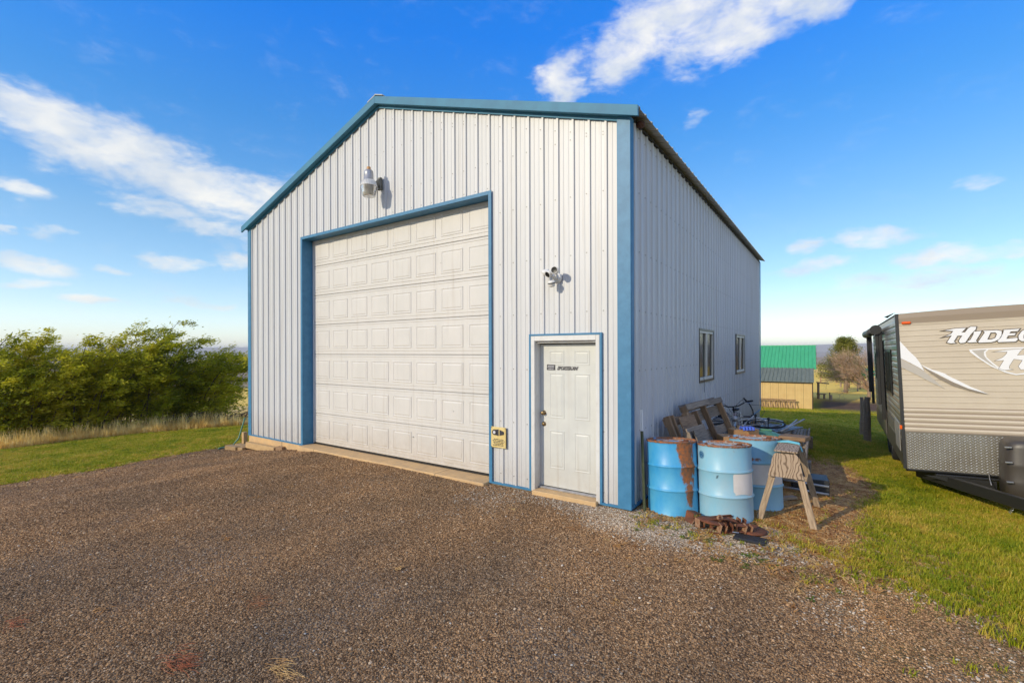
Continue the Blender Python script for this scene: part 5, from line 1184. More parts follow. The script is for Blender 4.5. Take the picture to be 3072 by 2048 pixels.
# ------------------------------------------------------------------ sawhorse
sx, sy = 1.60, 1.02; g0 = gz(sx, sy)
t = thing('sawhorse', 'weathered plywood and lumber sawhorse beside the drums', 'sawhorse', (sx, sy, g0))
TOP = .80
def leg(sx_, sy_):
    foot = (sx_*.27, sy_*.47, -.01); head_ = (sx_*.085, sy_*.36, TOP-.06); board('leg', foot, head_, .066, .034, M['saw_wood'], t, up=(0, 1, 0), bevel=.004)
for a in (-1, 1):
    for b in (-1, 1): leg(a, b)
board('beam', (0, -.425, TOP-.03), (0, .46, TOP-.03), .10, .09, M['saw_wood'], t, bevel=.006)
for s_ in (-1, 1):
    y_ = s_*.435; pts = [(-.175, TOP-.27), (.175, TOP-.27), (.125, TOP-.03), (.10, TOP-.002), (-.10, TOP-.002), (-.125, TOP-.03)]
    m = MB().prism(pts, lambda a, b: (a, y_-.008, b), lambda a, b: (a, y_+.008, b)); o = m.build('gusset', M['ply'], t, bevel=.002); fixn(o.data)
    if s_ == -1:
        o.location.y = -.03
m = MB().box(-.115, .115, -.48, .10, TOP+.017, TOP+.031); m.build('top_cap', M['ply'], t, bevel=.002)
for z_ in (.34,): board('brace', (-.20, .40, z_), (.20, .40, z_), .06, .02, M['saw_wood'], t, up=(0, 1, 0))
cdz = g0+TOP+.034
m = MB(); 
for k in range(5): m.tube([(sx-.13+k*.006, sy+.06+k*.022, cdz), (sx-.02, sy+.03+k*.03, cdz+.012), (sx+.10, sy+.0+k*.02, cdz+.006), (sx+.135, sy-.02+k*.01, cdz-.08)], .006, 5, False)
o = m.build('cord', M['cyan'], smooth=True); tag(o, 'pale cyan cord looped over the top of the sawhorse', 'cord')
o = MB().box(-.145, .145, -.20, .20, 0, .05).build('wide_board', M['brown_wood'], loc=(sx+.03, sy+.42, g0+TOP+.02), bevel=.004); o.rotation_euler = (R(-4), 0, R(-6)); tag(o, 'wide brown board resting on the far end of the sawhorse', 'board')
# dark box and rods on the ground beneath
o = MB().box(-.22, .22, -.18, .18, 0, .22).build('dark_crate', M['bin_black'], loc=(1.75, 2.35, gz(1.75, 2.35)-.005), bevel=.01); o.rotation_euler = (0, 0, R(6)); tag(o, 'low black crate on the ground behind the sawhorse legs', 'crate')
for k in range(2):
    a, b = (1.45, 2.02+k*.05, gz(1.5, 2.0)+.07+k*.09), (1.98, 2.10+k*.05, gz(1.9, 2.1)+.06+k*.09)
    o = MB().tube([a, b], .016, 8).build('steel_rod', M['ltgrey'], smooth=True); tag(o, ('lower', 'upper')[k]+' pale rod before the black crate behind the sawhorse', 'rod')
o = board('loose_plank', (1.28, 1.32, gz(1.3, 1.3)+.02), (1.62, 1.62, gz(1.6, 1.6)+.05), .09, .03, M['saw_wood']); tag(o, 'short pale plank lying on the ground between drum and sawhorse', 'plank')

# ------------------------------------------------------------------ rusty scrap in front of the drums
G = lambda x, y, h=0: (x, y, gz(x, y)+h)
def plate(pts, th, label, m='rust', name='rusty_plate'):
    n = len(pts); c = sum((Vector(p) for p in pts), Vector())/n; b = MB()
    nrm = (Vector(pts[1])-Vector(pts[0])).cross(Vector(pts[2])-Vector(pts[0])).normalized()*th
    b.add([Vector(p)-c for p in pts]+[Vector(p)-c+nrm for p in pts], [tuple(range(n)), tuple(range(2*n-1, n-1, -1))]+[(i, i+n, (i+1) % n+n, (i+1) % n) for i in range(n)])
    o = b.build(name, M[m], loc=c, bevel=.002); fixn(o.data); return tag(o, label, 'steel plate', 'rusty steel scrap before the drums')
def s7(u, v, zz=-.10): a = atz(2040+u/7.35, 1480+v/7.35, zz); return a
def P3(u, v, Z): return tuple(cmp_(2040+u/7.35, 1480+v/7.35, Z))
plate([P3(110, 590, 5.36), P3(290, 680, 5.28), P3(320, 450, 5.30), P3(150, 370, 5.40)], .012, 'upright rusty plate leaning on the bright blue drum')
plate([P3(150, 372, 5.405), P3(322, 452, 5.305), P3(470, 462, 5.42), P3(300, 385, 5.5)], .01, 'narrow rusty plate bent back behind the upright plate')
plate([P3(235, 560, 5.20), P3(1080, 500, 5.12), P3(1290, 630, 5.0), P3(1010, 560, 4.98)], .012, 'long dark rusty plate lying over the scrap heap', 'rust')
plate([P3(235, 545, 5.22), P3(1130, 470, 5.22), P3(1185, 520, 5.25), P3(560, 560, 5.28)], .010, 'thin rusty plate edge rising against the pale drum', 'rust')
plate([P3(1340, 625, 5.12), P3(1700, 690, 5.12), P3(1960, 900, 4.96), P3(1560, 800, 4.96)], .012, 'flat orange-rust plate slanting down by the sawhorse leg', 'rust')
# track shoes: open square channels lying in rows
def shoe_mesh():
    b = MB(); w, d, h, t_ = .036, .075, .095, .007
    b.box(-w, w, -d/2, d/2, 0, t_); b.box(-w, -w+t_, -d/2, d/2, t_+.0005, h); b.box(w-t_, w, -d/2, d/2, t_+.0005, h); return b
shoe_a = shoe_mesh().mesh('steel_bracket', M['rust']); shoe_b = shoe_mesh().mesh('steel_bracket', M['rust_light'])
SH = [(440, 790, 20, 'first'), (690, 850, 5, 'second'), (820, 850, -12, 'third'), (905, 910, 10, 'fourth'), (1000, 780, 30, 'fifth'), (1080, 900, 0, 'sixth'), (1235, 790, 14, 'seventh'), (1250, 910, -8, 'eighth'), (1335, 780, 3, 'ninth'), (1465, 930, 4, 'tenth')]
for k, (u, v, rz, od) in enumerate(SH):
    px, py = s7(u, v, -.06); o = link('steel_bracket', shoe_a if k % 3 else shoe_b, loc=(px, py, gz(px, py)+.002), bevel=.0015)
    o.rotation_euler = (R(random.uniform(-18, 18)), R((90 if k in (1, 2, 7) else 0)+random.uniform(-10, 10)), YAW+R(rz)); o.location.z += .02+(.05 if k in (1, 2, 7) else 0)
    tag(o, od+' rusty channel bracket from the left in the scrap heap', 'bracket', 'rusty channel brackets')
for (u0, v0, u1, v1, h, lb) in ((600, 890, 860, 930, .02, 'thin rusty strip under the left brackets'), (880, 800, 1320, 770, .05, 'rusty strip behind the middle brackets'), (1290, 940, 1480, 970, .02, 'rusty strip beside the rightmost bracket'), (900, 680, 1400, 650, .09, 'rusty bar across the top of the brackets')):
    a = s7(u0, v0, -.06); b = s7(u1, v1, -.06); o = board('steel_strip', G(*a, h), G(*b, h), .03, .01, M['rust']); tag(o, lb, 'steel strip', 'rusty steel scrap before the drums')
a = s7(720, 690, .0); o = MB().lathe([(0, .02), (.12, .018), (.145, .008), (.15, 0), (.14, -.008), (0, -.006)], 28).build('rusty_disc', M['rust'], smooth=True, loc=(a[0], a[1], gz(*a)+.10)); o.rotation_euler = (R(-5), R(3), 0); tag(o, 'round rusty disc lying on the left of the scrap', 'disc')
a = s7(880, 650, .04); o = MB().lathe([(.018, .012), (.034, .012), (.036, -.012), (.018, -.012), (.018, .012)], 20).build('rusty_ring', M['rust_light'], smooth=True, loc=(a[0], a[1], gz(*a)+.15)); o.rotation_euler = (R(60), 0, YAW); tag(o, 'small rusty ring standing on the round disc', 'ring')
a = s7(1600, 850, -.04); o = MB().lathe([(0, .012), (.13, .012), (.14, 0), (.13, -.012), (0, -.012)], 28).build('rusty_disc', M['rust'], smooth=True, loc=(a[0], a[1], gz(*a)+.035)); tag(o, 'flat rusty disc half under the slanting plate at the right', 'disc')
a, b = s7(1160, 985, -.07), s7(1900, 1150, -.07)
o = board('rubber_mat_strip', G(a[0]+.02, a[1], .018), G(b[0], b[1], .018), .16, .03, M['black'], bevel=.008); tag(o, 'black rubber strip lying in front of the rusty scrap', 'rubber strip')
a, b = s7(1620, 960, -.07), s7(2150, 880, -.07)
o = board('dark_board', G(a[0], a[1]+.05, .012), G(b[0], b[1], .012), .24, .018, M['post_wood'], bevel=.004); tag(o, 'dark flat board on the ground right of the scrap', 'board')
o = board('steel_strip', G(*s7(1150, 955, -.07), .04), G(*s7(1300, 975, -.07), .04), .02, .008, M['steel']); tag(o, 'small bright strip at the left tip of the black rubber', 'steel strip')
o = board('steel_rod_small', G(*s7(270, 720, -.07), .01), G(*s7(340, 620, -.03), .06), .012, .012, M['rust_light']); tag(o, 'small bent pin below the upright plate', 'pin')

# ------------------------------------------------------------------ travel trailer
RVZ = .06
rv = thing('travel_trailer', 'beige and grey travel trailer with ribbed siding parked right of the lawn', 'trailer', (2.93, 3.95, RVZ), (0, R(-2.2), 0))
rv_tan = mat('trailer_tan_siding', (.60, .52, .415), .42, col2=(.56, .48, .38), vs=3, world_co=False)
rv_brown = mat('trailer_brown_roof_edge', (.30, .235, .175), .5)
rv_side = mat('trailer_side_siding', (.40, .38, .34), .3, col2=(.16, .15, .135), vs=1.5, vmap=(1, .4, 3), vlo=.42, vhi=.58)  # pale reflection streaks along the dark side are mixed into the colour
rv_grey = mat('trailer_grey_graphic', (.24, .20, .155), .45); rv_white = mat('trailer_white_vinyl', (.78, .78, .80), .4)
rv_black = mat('trailer_black_trim', (.022, .022, .022), .35); rv_out = mat('trailer_letter_outline', (.10, .075, .05), .5)
rv_faint = mat('trailer_silver_vinyl', (.52, .49, .45), .35, col2=(.42, .38, .33), vs=2, vmap=(.3, .3, 9))
WT, HT, LT, RK = 2.44, 2.40, 6.1, .06
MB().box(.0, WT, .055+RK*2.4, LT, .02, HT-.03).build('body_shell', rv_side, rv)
def crown(x): return .025*(1-((x-WT/2)/(WT/2))**2)
# front siding: horizontal laps, each sheet strip one object
z = .575; k = 0; laps = []
while z < 2.24:
    h = .085 if z > .93 else .072; laps.append((z, min(z+h, 2.245))); z += h
for (z0, z1) in laps:
    m = MB(); xa, xb = .028, WT-.03; yf = lambda zz: RK*zz
    big = z0 < .92; d = .020 if big else .008; h = z1-z0
    prof = [(z0+.001, .003), (z0+.004, -.0), (z0+h*.45, -.001), (z0+h*.55, -.005 if big else -.003), (z0+h*.6, .000), (z1-.012, -.002), (z1-.003, -d*.5), (z1-.0005, d*.4)] if not big else [(z0+.001, .014), (z0+h*.18, -.004), (z0+h*.5, -.012), (z0+h*.72, -.008), (z0+h*.9, .012), (z1, .014)]
    for (za, da), (zb_, db) in zip(prof[:-1], prof[1:]): m.quad((xa, yf(za)+da, za), (xb, yf(za)+da, za), (xb, yf(zb_)+db, zb_), (xa, yf(zb_)+db, zb_))
    m.build('siding_strip', rv_tan, rv)
m = MB(); n_ = 24
for (zl, y_, zh, y2) in ((2.246, .002, 2.325, -.008), (2.3255, -.008, 2.40, .002)):
    for i in range(n_):
        x0, x1 = .028+(WT-.058)*i/n_, .028+(WT-.058)*(i+1)/n_; f = lambda x, zz, w: (x, RK*zz+w, zz+crown(x)*(1 if zz > 2.39 else (0.5 if zz > 2.3 else 0)))
        m.quad(f(x0, zl, y_), f(x1, zl, y_), f(x1, zh, y2), f(x0, zh, y2))
m.build('roof_edge', rv_brown, rv)
m = MB()
for i in range(n_):
    x0, x1 = WT*i/n_, WT*(i+1)/n_; m.quad((x0, RK*2.4, HT+crown(x0)), (x1, RK*2.4, HT+crown(x1)), (x1, LT, HT+crown(x1)), (x0, LT, HT+crown(x0)))
m.build('roof', M['plastic_white'], rv)
# backing between the laps and shell
MB().add([(.03, .03, .56), (WT-.03, .03, .56), (WT-.03, .16, 2.3), (.03, .16, 2.3)], [(0, 1, 2, 3)]).build('siding_backing', rv_brown, rv)
# black corner trim
m = MB()
for i in range(12):
    z0, z1 = HT*i/12, HT*(i+1)/12
    m.add([(-.012, RK*z0-.012, z0), (.03, RK*z0-.012, z0), (.03, RK*z0+.05, z0), (-.012, RK*z0+.05, z0), (-.012, RK*z1-.012, z1), (.03, RK*z1-.012, z1), (.03, RK*z1+.05, z1), (-.012, RK*z1+.05, z1)], [(0, 1, 5, 4), (1, 2, 6, 5), (2, 3, 7, 6), (3, 0, 4, 7)])
m.build('corner_trim', rv_black, rv)
# diamond plate
dp_m = mat('diamond_plate_aluminium', (.27, .255, .22), .4, .55, col2=(.2, .175, .14), vs=3)
dp = MB().box(.031, WT-.03, -.004, .02, .0, .572).build('diamond_plate', dp_m, rv)
m = MB(); rows = int(.555/.0195); cols = int((1.7)/.056)
for i in range(rows):
    for j in range(cols):
        cx = .055+j*.056+(.028 if i % 2 else 0); cz = .014+i*.0195; a = R(32) if (i) % 2 else R(-38)
        ux, uz = math.cos(a)*.0195, math.sin(a)*.0195; vx, vz = -math.sin(a)*.0055, math.cos(a)*.0055
        o_ = len(m.v); m.v += [(cx-ux, -.0042, cz-uz), (cx+vx, -.0042, cz+vz), (cx+ux, -.0042, cz+uz), (cx-vx, -.0042, cz-vz), (cx-ux*.4, -.0085, cz-uz*.4), (cx+ux*.4, -.0085, cz+uz*.4)]
        m.f += [(o_, o_+4, o_+1), (o_+4, o_+5, o_+2, o_+1), (o_+5, o_+3, o_+2), (o_, o_+3, o_+5, o_+4)]
o = m.build('tread_bars', mat('tread_bar_aluminium', (.74, .72, .66), .3, .6), dp); fixn(o.data); o['kind'] = 'stuff'
MB().box(.03, WT-.03, -.012, .03, -.022, -.001).build('lower_rail', rv_black, rv, bevel=.003)
# vinyl graphics on the front
H = [(.56,2.105),(.68,2.13),(.80,2.13),(.775,2.10),(.745,2.065),(.785,2.065),(.82,2.12),(.85,2.145),(.91,2.14),(.90,2.10),(.85,2.04),(.81,1.97),(.785,1.92),(.76,1.91),(.725,1.91),(.71,1.935),(.73,1.98),(.755,2.02),(.70,2.02),(.655,1.935),(.675,1.915),(.62,1.91),(.58,1.925),(.61,1.98),(.64,2.03),(.56,2.015),(.63,2.05),(.66,2.095)]
I_ = [(.88,2.07),(.96,2.075),(.95,2.045),(.895,1.935),(.91,1.915),(.825,1.91),(.80,1.925),(.84,1.955),(.875,2.03)]
Do = [(.98,2.075),(1.12,2.075),(1.17,2.06),(1.165,2.00),(1.135,1.945),(1.09,1.915),(1.05,1.905),(.925,1.905),(.92,1.92),(.955,1.98),(.995,2.05)]
Di = [(1.055,2.045),(1.105,2.045),(1.12,2.02),(1.10,1.965),(1.06,1.945),(1.015,1.945)]
E_ = [(1.19,2.075),(1.35,2.08),(1.33,2.05),(1.26,2.048),(1.245,2.02),(1.31,2.02),(1.295,1.992),(1.23,1.99),(1.21,1.945),(1.32,1.955),(1.325,1.93),(1.30,1.902),(1.13,1.902),(1.12,1.92),(1.16,1.97),(1.19,2.05)]
O_ = [(1.42,2.075),(1.37,2.045),(1.335,1.985),(1.335,1.93),(1.36,1.905),(1.42,1.90),(1.48,1.925),(1.53,1.98),(1.54,2.04),(1.51,2.075)]
Oi = [(1.42,2.04),(1.385,1.99),(1.38,1.945),(1.41,1.935),(1.46,1.97),(1.485,2.02),(1.475,2.045)]
U_ = [(1.57,2.075),(1.64,2.075),(1.62,2.04),(1.585,1.96),(1.60,1.94),(1.65,1.945),(1.70,2.04),(1.69,2.075),(1.77,2.075),(1.75,2.04),(1.70,1.93),(1.66,1.90),(1.56,1.90),(1.53,1.93),(1.55,1.99),(1.58,2.045)]
T2 = [(1.79,2.08),(1.97,2.08),(1.95,2.05),(1.90,2.045),(1.85,1.93),(1.86,1.905),(1.76,1.905),(1.79,1.935),(1.84,2.045),(1.78,2.045)]
FM = lambda off: Matrix.Translation((0, off, 0)) @ Matrix.Rotation(-math.atan(RK), 4, 'X') @ RX
def vinyl(loops, m, off, name='vinyl_graphic', extr=.0012, offset=0., par=None):
    me_ = glyph_mesh(loops, extr, offset); me_.materials.append(m); return link(name, me_, par or rv, mx=FM(off))
Rk2 = lambda z: z
for (glyph, hole) in ((H, None), (I_, None), (Do, Di), (E_, None), (O_, Oi), (U_, None), (T2, None)):
    vinyl([glyph]+([hole] if hole else []), rv_out, -.0135, 'letter', .001, .010); vinyl([glyph]+([hole] if hole else []), rv_white, -.0165, 'letter', .001, 0.)
S = [(.031,1.975),(.08,1.90),(.145,1.80),(.21,1.715),(.26,1.62),(.30,1.50),(.24,1.555),(.14,1.63),(.031,1.705)]
S2 = [(.255,1.605),(.33,1.56),(.40,1.515),(.47,1.49),(.53,1.46),(.575,1.42),(.68,1.35),(.80,1.265),(.99,1.155),(.78,1.235),(.62,1.33),(.48,1.43),(.33,1.535)]
G1 = [(.031,1.70),(.08,1.655),(.21,1.57),(.30,1.49),(.38,1.40),(.46,1.30),(.53,1.225),(.38,1.32),(.20,1.45),(.031,1.565)]
G2 = [(.22,1.655),(.30,1.555),(.45,1.44),(.60,1.335),(.78,1.228),(.99,1.15),(.86,1.175),(.62,1.27),(.46,1.38),(.33,1.51)]
Sh = [(.82,1.805),(1.0,1.815),(1.6,1.815),(1.58,1.76),(1.5,1.62),(1.42,1.50),(1.36,1.44),(1.28,1.43),(1.18,1.465),(1.04,1.555),(.91,1.68),(.83,1.77)]
Shi = [(.835,1.80),(1.01,1.805),(.975,1.77),(.972,1.72),(1.00,1.66),(1.06,1.58),(1.13,1.50),(1.03,1.58),(.92,1.69)]
Shk = [(1.02,1.805),(1.585,1.805),(1.565,1.75),(1.49,1.62),(1.41,1.50),(1.355,1.452),(1.28,1.442),(1.19,1.475),(1.12,1.53),(1.05,1.61),(.992,1.69),(.985,1.76)]
H2 = [(1.08,1.765),(1.20,1.785),(1.37,1.795),(1.34,1.765),(1.305,1.705),(1.385,1.71),(1.43,1.77),(1.50,1.785),(1.56,1.78),(1.52,1.73),(1.46,1.65),(1.42,1.56),(1.44,1.51),(1.33,1.505),(1.31,1.55),(1.355,1.635),(1.27,1.655),(1.22,1.56),(1.215,1.52),(1.25,1.505),(1.17,1.50),(1.11,1.52),(1.14,1.58),(1.17,1.64),(1.08,1.635),(1.16,1.68),(1.20,1.73),(1.21,1.76)]
vinyl([G1], rv_faint, -.0130); vinyl([G2], rv_grey, -.0145); vinyl([S], rv_white, -.0165); vinyl([S2], rv_white, -.0172)
vinyl([Sh], rv_white, -.0130, 'shield_emblem', .001, .004); vinyl([Shi], rv_faint, -.0152, 'shield_emblem', .0008, -.003); vinyl([Shk], rv_tan, -.0154, 'shield_emblem', .0008, -.004)
vinyl([H2], rv_out, -.0172, 'shield_emblem', .0006, .004); vinyl([H2], rv_white, -.0186, 'shield_emblem', .0006)
for (a, b) in ((.063, 1.), ): MB().box(.063, .178, RK*2.26-.040, RK*2.26-.004, 2.232, 2.272).build('marker_light', M['amber'], rv, bevel=.012)
# side features (side plane x = 0, running back)
MB().box(-.006, -.0005, .06, LT, .02, .36).build('skirt_panel', mat('trailer_dark_skirt', (.09, .08, .065), .4), rv)
for i in range(20):
    z0 = .40+i*.095
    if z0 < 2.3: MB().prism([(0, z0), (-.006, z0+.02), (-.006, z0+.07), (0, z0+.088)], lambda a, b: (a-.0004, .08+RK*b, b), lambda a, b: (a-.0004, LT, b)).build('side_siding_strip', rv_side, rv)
w = MB().box(-.022, -.0115, 1.15, 2.35, 1.02, 1.85).build('side_window', rv_black, rv, bevel=.01); MB().box(-.026, -.0225, 1.2, 2.3, 1.07, 1.80).build('pane', M['glass'], w)
w = MB().box(-.022, -.0115, 4.2, 5.3, 1.1, 1.8).build('side_window', rv_black, rv, bevel=.01); MB().box(-.026, -.0225, 4.25, 5.25, 1.15, 1.75).build('pane', M['glass'], w)
dr_ = MB().box(-.03, -.0115, 2.75, 3.45, .12, 2.02).build('entry_door', mat('trailer_door', (.13, .12, .11), .35), rv, bevel=.008)
MB().box(-.035, -.0305, 2.9, 3.3, 1.15, 1.8).build('pane', M['glass'], dr_)
MB().tube([(-.031, 2.66, 1.18), (-.09, 2.66, 1.16), (-.095, 2.66, 1.0), (-.09, 2.66, .84), (-.031, 2.66, .82)], .012, 8).build('grab_handle', M['plastic_white'], rv, smooth=True)
MB().box(-.02, -.0115, .25, .95, .22, .68).build('storage_hatch', mat('trailer_hatch', (.40, .39, .37), .35), rv, bevel=.01)
MB().box(-.03, -.0005, .02, .07, .60, .66).build('marker_light', M['amber'], rv, bevel=.005)
MB().box(-.02, -.0115, 1.05, 2.5, .42, .60).build('grey_band', mat('trailer_band', (.16, .15, .14), .4), rv)
# awning
aw = MB().tube([(-.14, 2.45, 2.24), (-.14, 5.95, 2.24)], .085, 18).build('awning_roller', mat('awning_vinyl', (.10, .095, .085), .5), rv, smooth=True)
for y_ in (2.40, 5.98): MB().tube([(-.14, y_-.015, 2.24), (-.14, y_+.015, 2.24)], .095, 20).build('end_cap', rv_black, aw)
for y_ in (2.48, 5.92):
    MB().box(-.10, -.04, y_-.035, y_+.035, .45, 2.2).build('awning_arm', rv_black, rv, bevel=.006)
    MB().box(-.15, -.1005, y_-.02, y_+.02, .75, 2.2).build('awning_arm', rv_black, rv, bevel=.004)
MB().add([(-.0, .14, 2.43), (-.14, .17, 2.37), (-.14, .24, 2.37), (-.0, .3, 2.43), (-.10, .2, 2.35)], [(0, 1, 2, 3), (0, 4, 1), (3, 2, 4), (1, 4, 2)]).build('gutter_spout', rv_black, rv)
# wheels and fender
for y_ in (3.0, 3.78):
    wh = MB().lathe([(.20, -.10), (.31, -.10), (.335, -.06), (.335, .06), (.31, .10), (.20, .10)], 32, Matrix.Translation((.16, y_, -.10)) @ Matrix.Rotation(R(90), 4, 'Y')).build('wheel', M['rubber'], rv, smooth=True)
    MB().lathe([(.0, -.07), (.08, -.085), (.15, -.06), (.205, -.09)], 24, Matrix.Translation((.16, y_, -.10)) @ Matrix.Rotation(R(90), 4, 'Y')).build('rim', M['steel'], wh, smooth=True)
MB().box(.03, WT-.03, .12, LT-.1, -.06, .0).build('underbody', rv_black, rv)
MB().box(.3, 2.1, 1.6, LT-.3, -.2, -.0605).build('tank_bottom', rv_black, rv)
# A-frame tongue, cover and chain
def beam(a, b, w, h, nm): return board(nm, a, b, w, h, rv_black, rv, bevel=.006)
beam((.20, .5, -.135), (1.24, -1.35, -.135), .06, .15, 'tongue_beam'); beam((WT-.2, .5, -.135), (1.20, -1.35, -.135), .06, .15, 'tongue_beam'); beam((.35, -.02, -.055), (2.1, -.02, -.055), .07, .03, 'cross_member')
MB().prism([(.22, -.065), (1.0, -.075), (1.0, -.21), (.75, -.21)], lambda a, b: (a, -.06, b), lambda a, b: (a, -.05, b)).build('tongue_bracket', rv_black, rv)
# propane cover: rounded hood
cvm = mat('grey_brown_plastic_cover', (.055, .047, .04), .42, col2=(.07, .06, .052), vs=2, bump=.1, bs=14)
m = MB(); cx0, cx1, ys = 1.0, 1.92, (-.58, -.03); nA = 20
sec = []
def super_(t, ax, ay, e=.42): c_, s__ = math.cos(t), math.sin(t); return ax*abs(c_)**e*(1 if c_ >= 0 else -1), ay*abs(s__)**e*(1 if s__ >= 0 else -1)
for (zz, sc_) in ((-.22, .94), (-.21, 1.0), (.0, 1.0), (.02, 1.012), (.045, 1.0), (.23, .99), (.25, 1.003), (.275, .985), (.48, .965), (.54, .93), (.575, .83), (.585, .6), (.588, .0)):
    ring = []
    for k in range(40):
        a_, b_ = super_(2*math.pi*k/40, .46*sc_, .27*sc_); droop = .07*(a_/.46)*1.0 if -.1 < zz < .4 and False else 0
        ring.append(((cx0+cx1)/2+a_, (ys[0]+ys[1])/2+b_, zz-.06*max(0, a_/.46)*(1 if .0 <= zz <= .3 else 0)))
    sec.append(ring)
for rg in sec: m.v += rg
for i in range(len(sec)-1):
    for k in range(40): m.f.append((i*40+k, i*40+(k+1) % 40, (i+1)*40+(k+1) % 40, (i+1)*40+k))
cv = m.build('propane_cover', cvm, rv, smooth=True)
for z_ in (.50, .30, .04): MB().box(1.0-.008, 1.06, -.599, -.575, z_-.01, z_+.008).build('cover_clip', M['steel'], cv, bevel=.003)
for i in range(9):
    t_ = i/8; m = MB(); c_ = Vector((.88+.10*t_, -.47-.13*t_, -.12-.03*math.sin(t_*3))); m.tube([c_+Vector((.016*math.cos(q), .007*math.sin(q), .011*math.sin(q+i))) for q in [k*math.pi/5 for k in range(11)]], .0035, 5, False); m.build('chain_link', M['steel'], rv)
for i in range(9):
    t_ = i/8; m = MB(); c_ = Vector((1.02+.03*math.sin(t_*4), -.64, -.15-.20*t_)); m.tube([c_+Vector((.009*math.cos(q+i), .009*math.sin(i), .016*math.sin(q))) for q in [k*math.pi/5 for k in range(11)]], .0035, 5, False); m.build('chain_link', M['steel'], rv)
MB().tube([(.93, -.035, .03), (.92, -.12, -.04), (.90, -.3, -.08)], .006, 6).build('cable', M['ltgrey'], rv, smooth=True)

# two old wooden posts left of the trailer
for (u_, v_, Z_, h_, w_, lb) in ((2601, 1322, 12.0, 1.13, .085, 'nearer thick dark wooden post left of the trailer'), (2586, 1296, 12.9, 1.05, .06, 'thinner dark post just behind the nearer post')):
    p = cmp_(u_, v_, Z_); b = MB(); r_ = random.Random(u_); pth = [(r_.uniform(-.01, .01), r_.uniform(-.01, .01), h_*k/6-.1*(k == 0)) for k in range(7)]
    b.tube(pth, [w_*(1-.04*k)+r_.uniform(-.006, .006) for k in range(7)], 9); o = b.build('wooden_post', M['post_wood'], loc=(p.x, p.y, gz(p.x, p.y))); tag(o, lb, 'post', 'old wooden posts')

# ------------------------------------------------------------------ barn
bA0 = Vector((.65, 32.4, 0)); ax_ = Vector((-1, -.04, 0)).normalized()
brn = thing('barn', 'yellow barn with bright green upper roof and grey lean-to behind the lawn', 'barn', (.65, 32.4, -2.14), (0, 0, math.atan2(ax_.y, ax_.x)))
# local: x runs left along the wall, -y is away from camera (since x points left, y points toward the camera)
M['barn_yellow'] = mat('yellow_barn_steel', (.66, .46, .19), .6, col2=(.60, .40, .16), vs=2); M['barn_green'] = mat('green_roof_steel', (.05, .40, .16), .6, col2=(.06, .45, .19), vs=1.2, vmap=(4, 1, .4))
M['barn_grey'] = mat('grey_green_roof_steel', (.15, .165, .11), .7, col2=(.20, .215, .155), vs=1.2, vmap=(5, 1, .3)); M['barn_dark'] = mat('barn_dark_wood', (.045, .025, .018), .8)
BL_ = 9.0; HW = 1.76
for k in range(int(BL_/.5)):
    m = MB(); x0 = .012+k*.5; x1 = x0+.488; m.box(x0, x1, -.03, 0, -.6, HW)
    for q in (.12, .36): m.box(x0+q, x0+q+.02, .0005, .012, -.6, HW)
    m.build('wall_panel', M['barn_yellow'], brn)
MB().box(.0, BL_, -.05, -.031, -.6, HW).build('wall_backing', M['barn_dark'], brn)
MB().box(-.05, .011, -.05, .02, -.6, HW+.02).build('corner_post', M['barn_dark'], brn)
MB().box(-.03, BL_, .021, .05, HW-.02, HW+.05).build('eave_fascia', M['barn_dark'], brn)
def roofp(x0, x1, y0, z0, y1, z1, m, nm):
    b = MB(); d = Vector((0, y1-y0, z1-z0)).normalized(); nrm = Vector((0, -d.z, d.y)); nrm = nrm if nrm.z > 0 else -nrm
    th = .03; P = [Vector((x0, y0, z0)), Vector((x1, y0, z0)), Vector((x1, y1, z1)), Vector((x0, y1, z1))]
    b.add(P+[p+nrm*th for p in P], [(0, 3, 2, 1), (4, 5, 6, 7), (0, 1, 5, 4), (1, 2, 6, 5), (2, 3, 7, 6), (3, 0, 4, 7)])
    for q in (.0, .25):
        P = [Vector((x0+q, y0, z0)), Vector((x0+q+.035, y0, z0)), Vector((x0+q+.035, y1, z1)), Vector((x0+q, y1, z1))]
        b.add([p+nrm*(th+.0005) for p in P]+[p+nrm*(th+.03) for p in P], [(4, 5, 6, 7), (0, 1, 5, 4), (1, 2, 6, 5), (2, 3, 7, 6), (3, 0, 4, 7)])
    o = b.build(nm, m, brn); fixn(o.data)
for k in range(int(BL_/.5)):
    roofp(-.1+k*.5, -.1+k*.5+.497, .12, HW+.05, -3.35, HW+.93, M['barn_grey'], 'roof_panel')
    roofp(-.25+k*.5, -.25+k*.5+.497, -3.2, HW+.90, -7.0, HW+2.60, M['barn_green'], 'roof_panel')
    roofp(-.25+k*.5, -.25+k*.5+.497, -10.8, HW+.90, -7.02, HW+2.60, M['barn_green'], 'roof_panel')
MB().box(-.27, BL_, -3.22, -3.18, HW+.84, HW+.90).build('eave_trim', M['barn_green'], brn); MB().box(-.3, BL_, -7.06, -6.95, HW+2.60, HW+2.66).build('ridge_cap', M['barn_green'], brn)
MB().prism([(-.05, HW), (-3.3, HW+.82), (-3.3, HW-2.4), (-.05, -.6)], lambda a, b: (-.02, a, b), lambda a, b: (.01, a, b)).build('lean_to_end', M['barn_dark'], brn)
MB().prism([(-3.31, HW+.84), (-7.0, HW+2.52), (-10.7, HW+.84), (-10.7, -.6), (-3.31, -.6)], lambda a, b: (-.06, a, b), lambda a, b: (-.03, a, b)).build('gable_end', M['barn_dark'], brn)
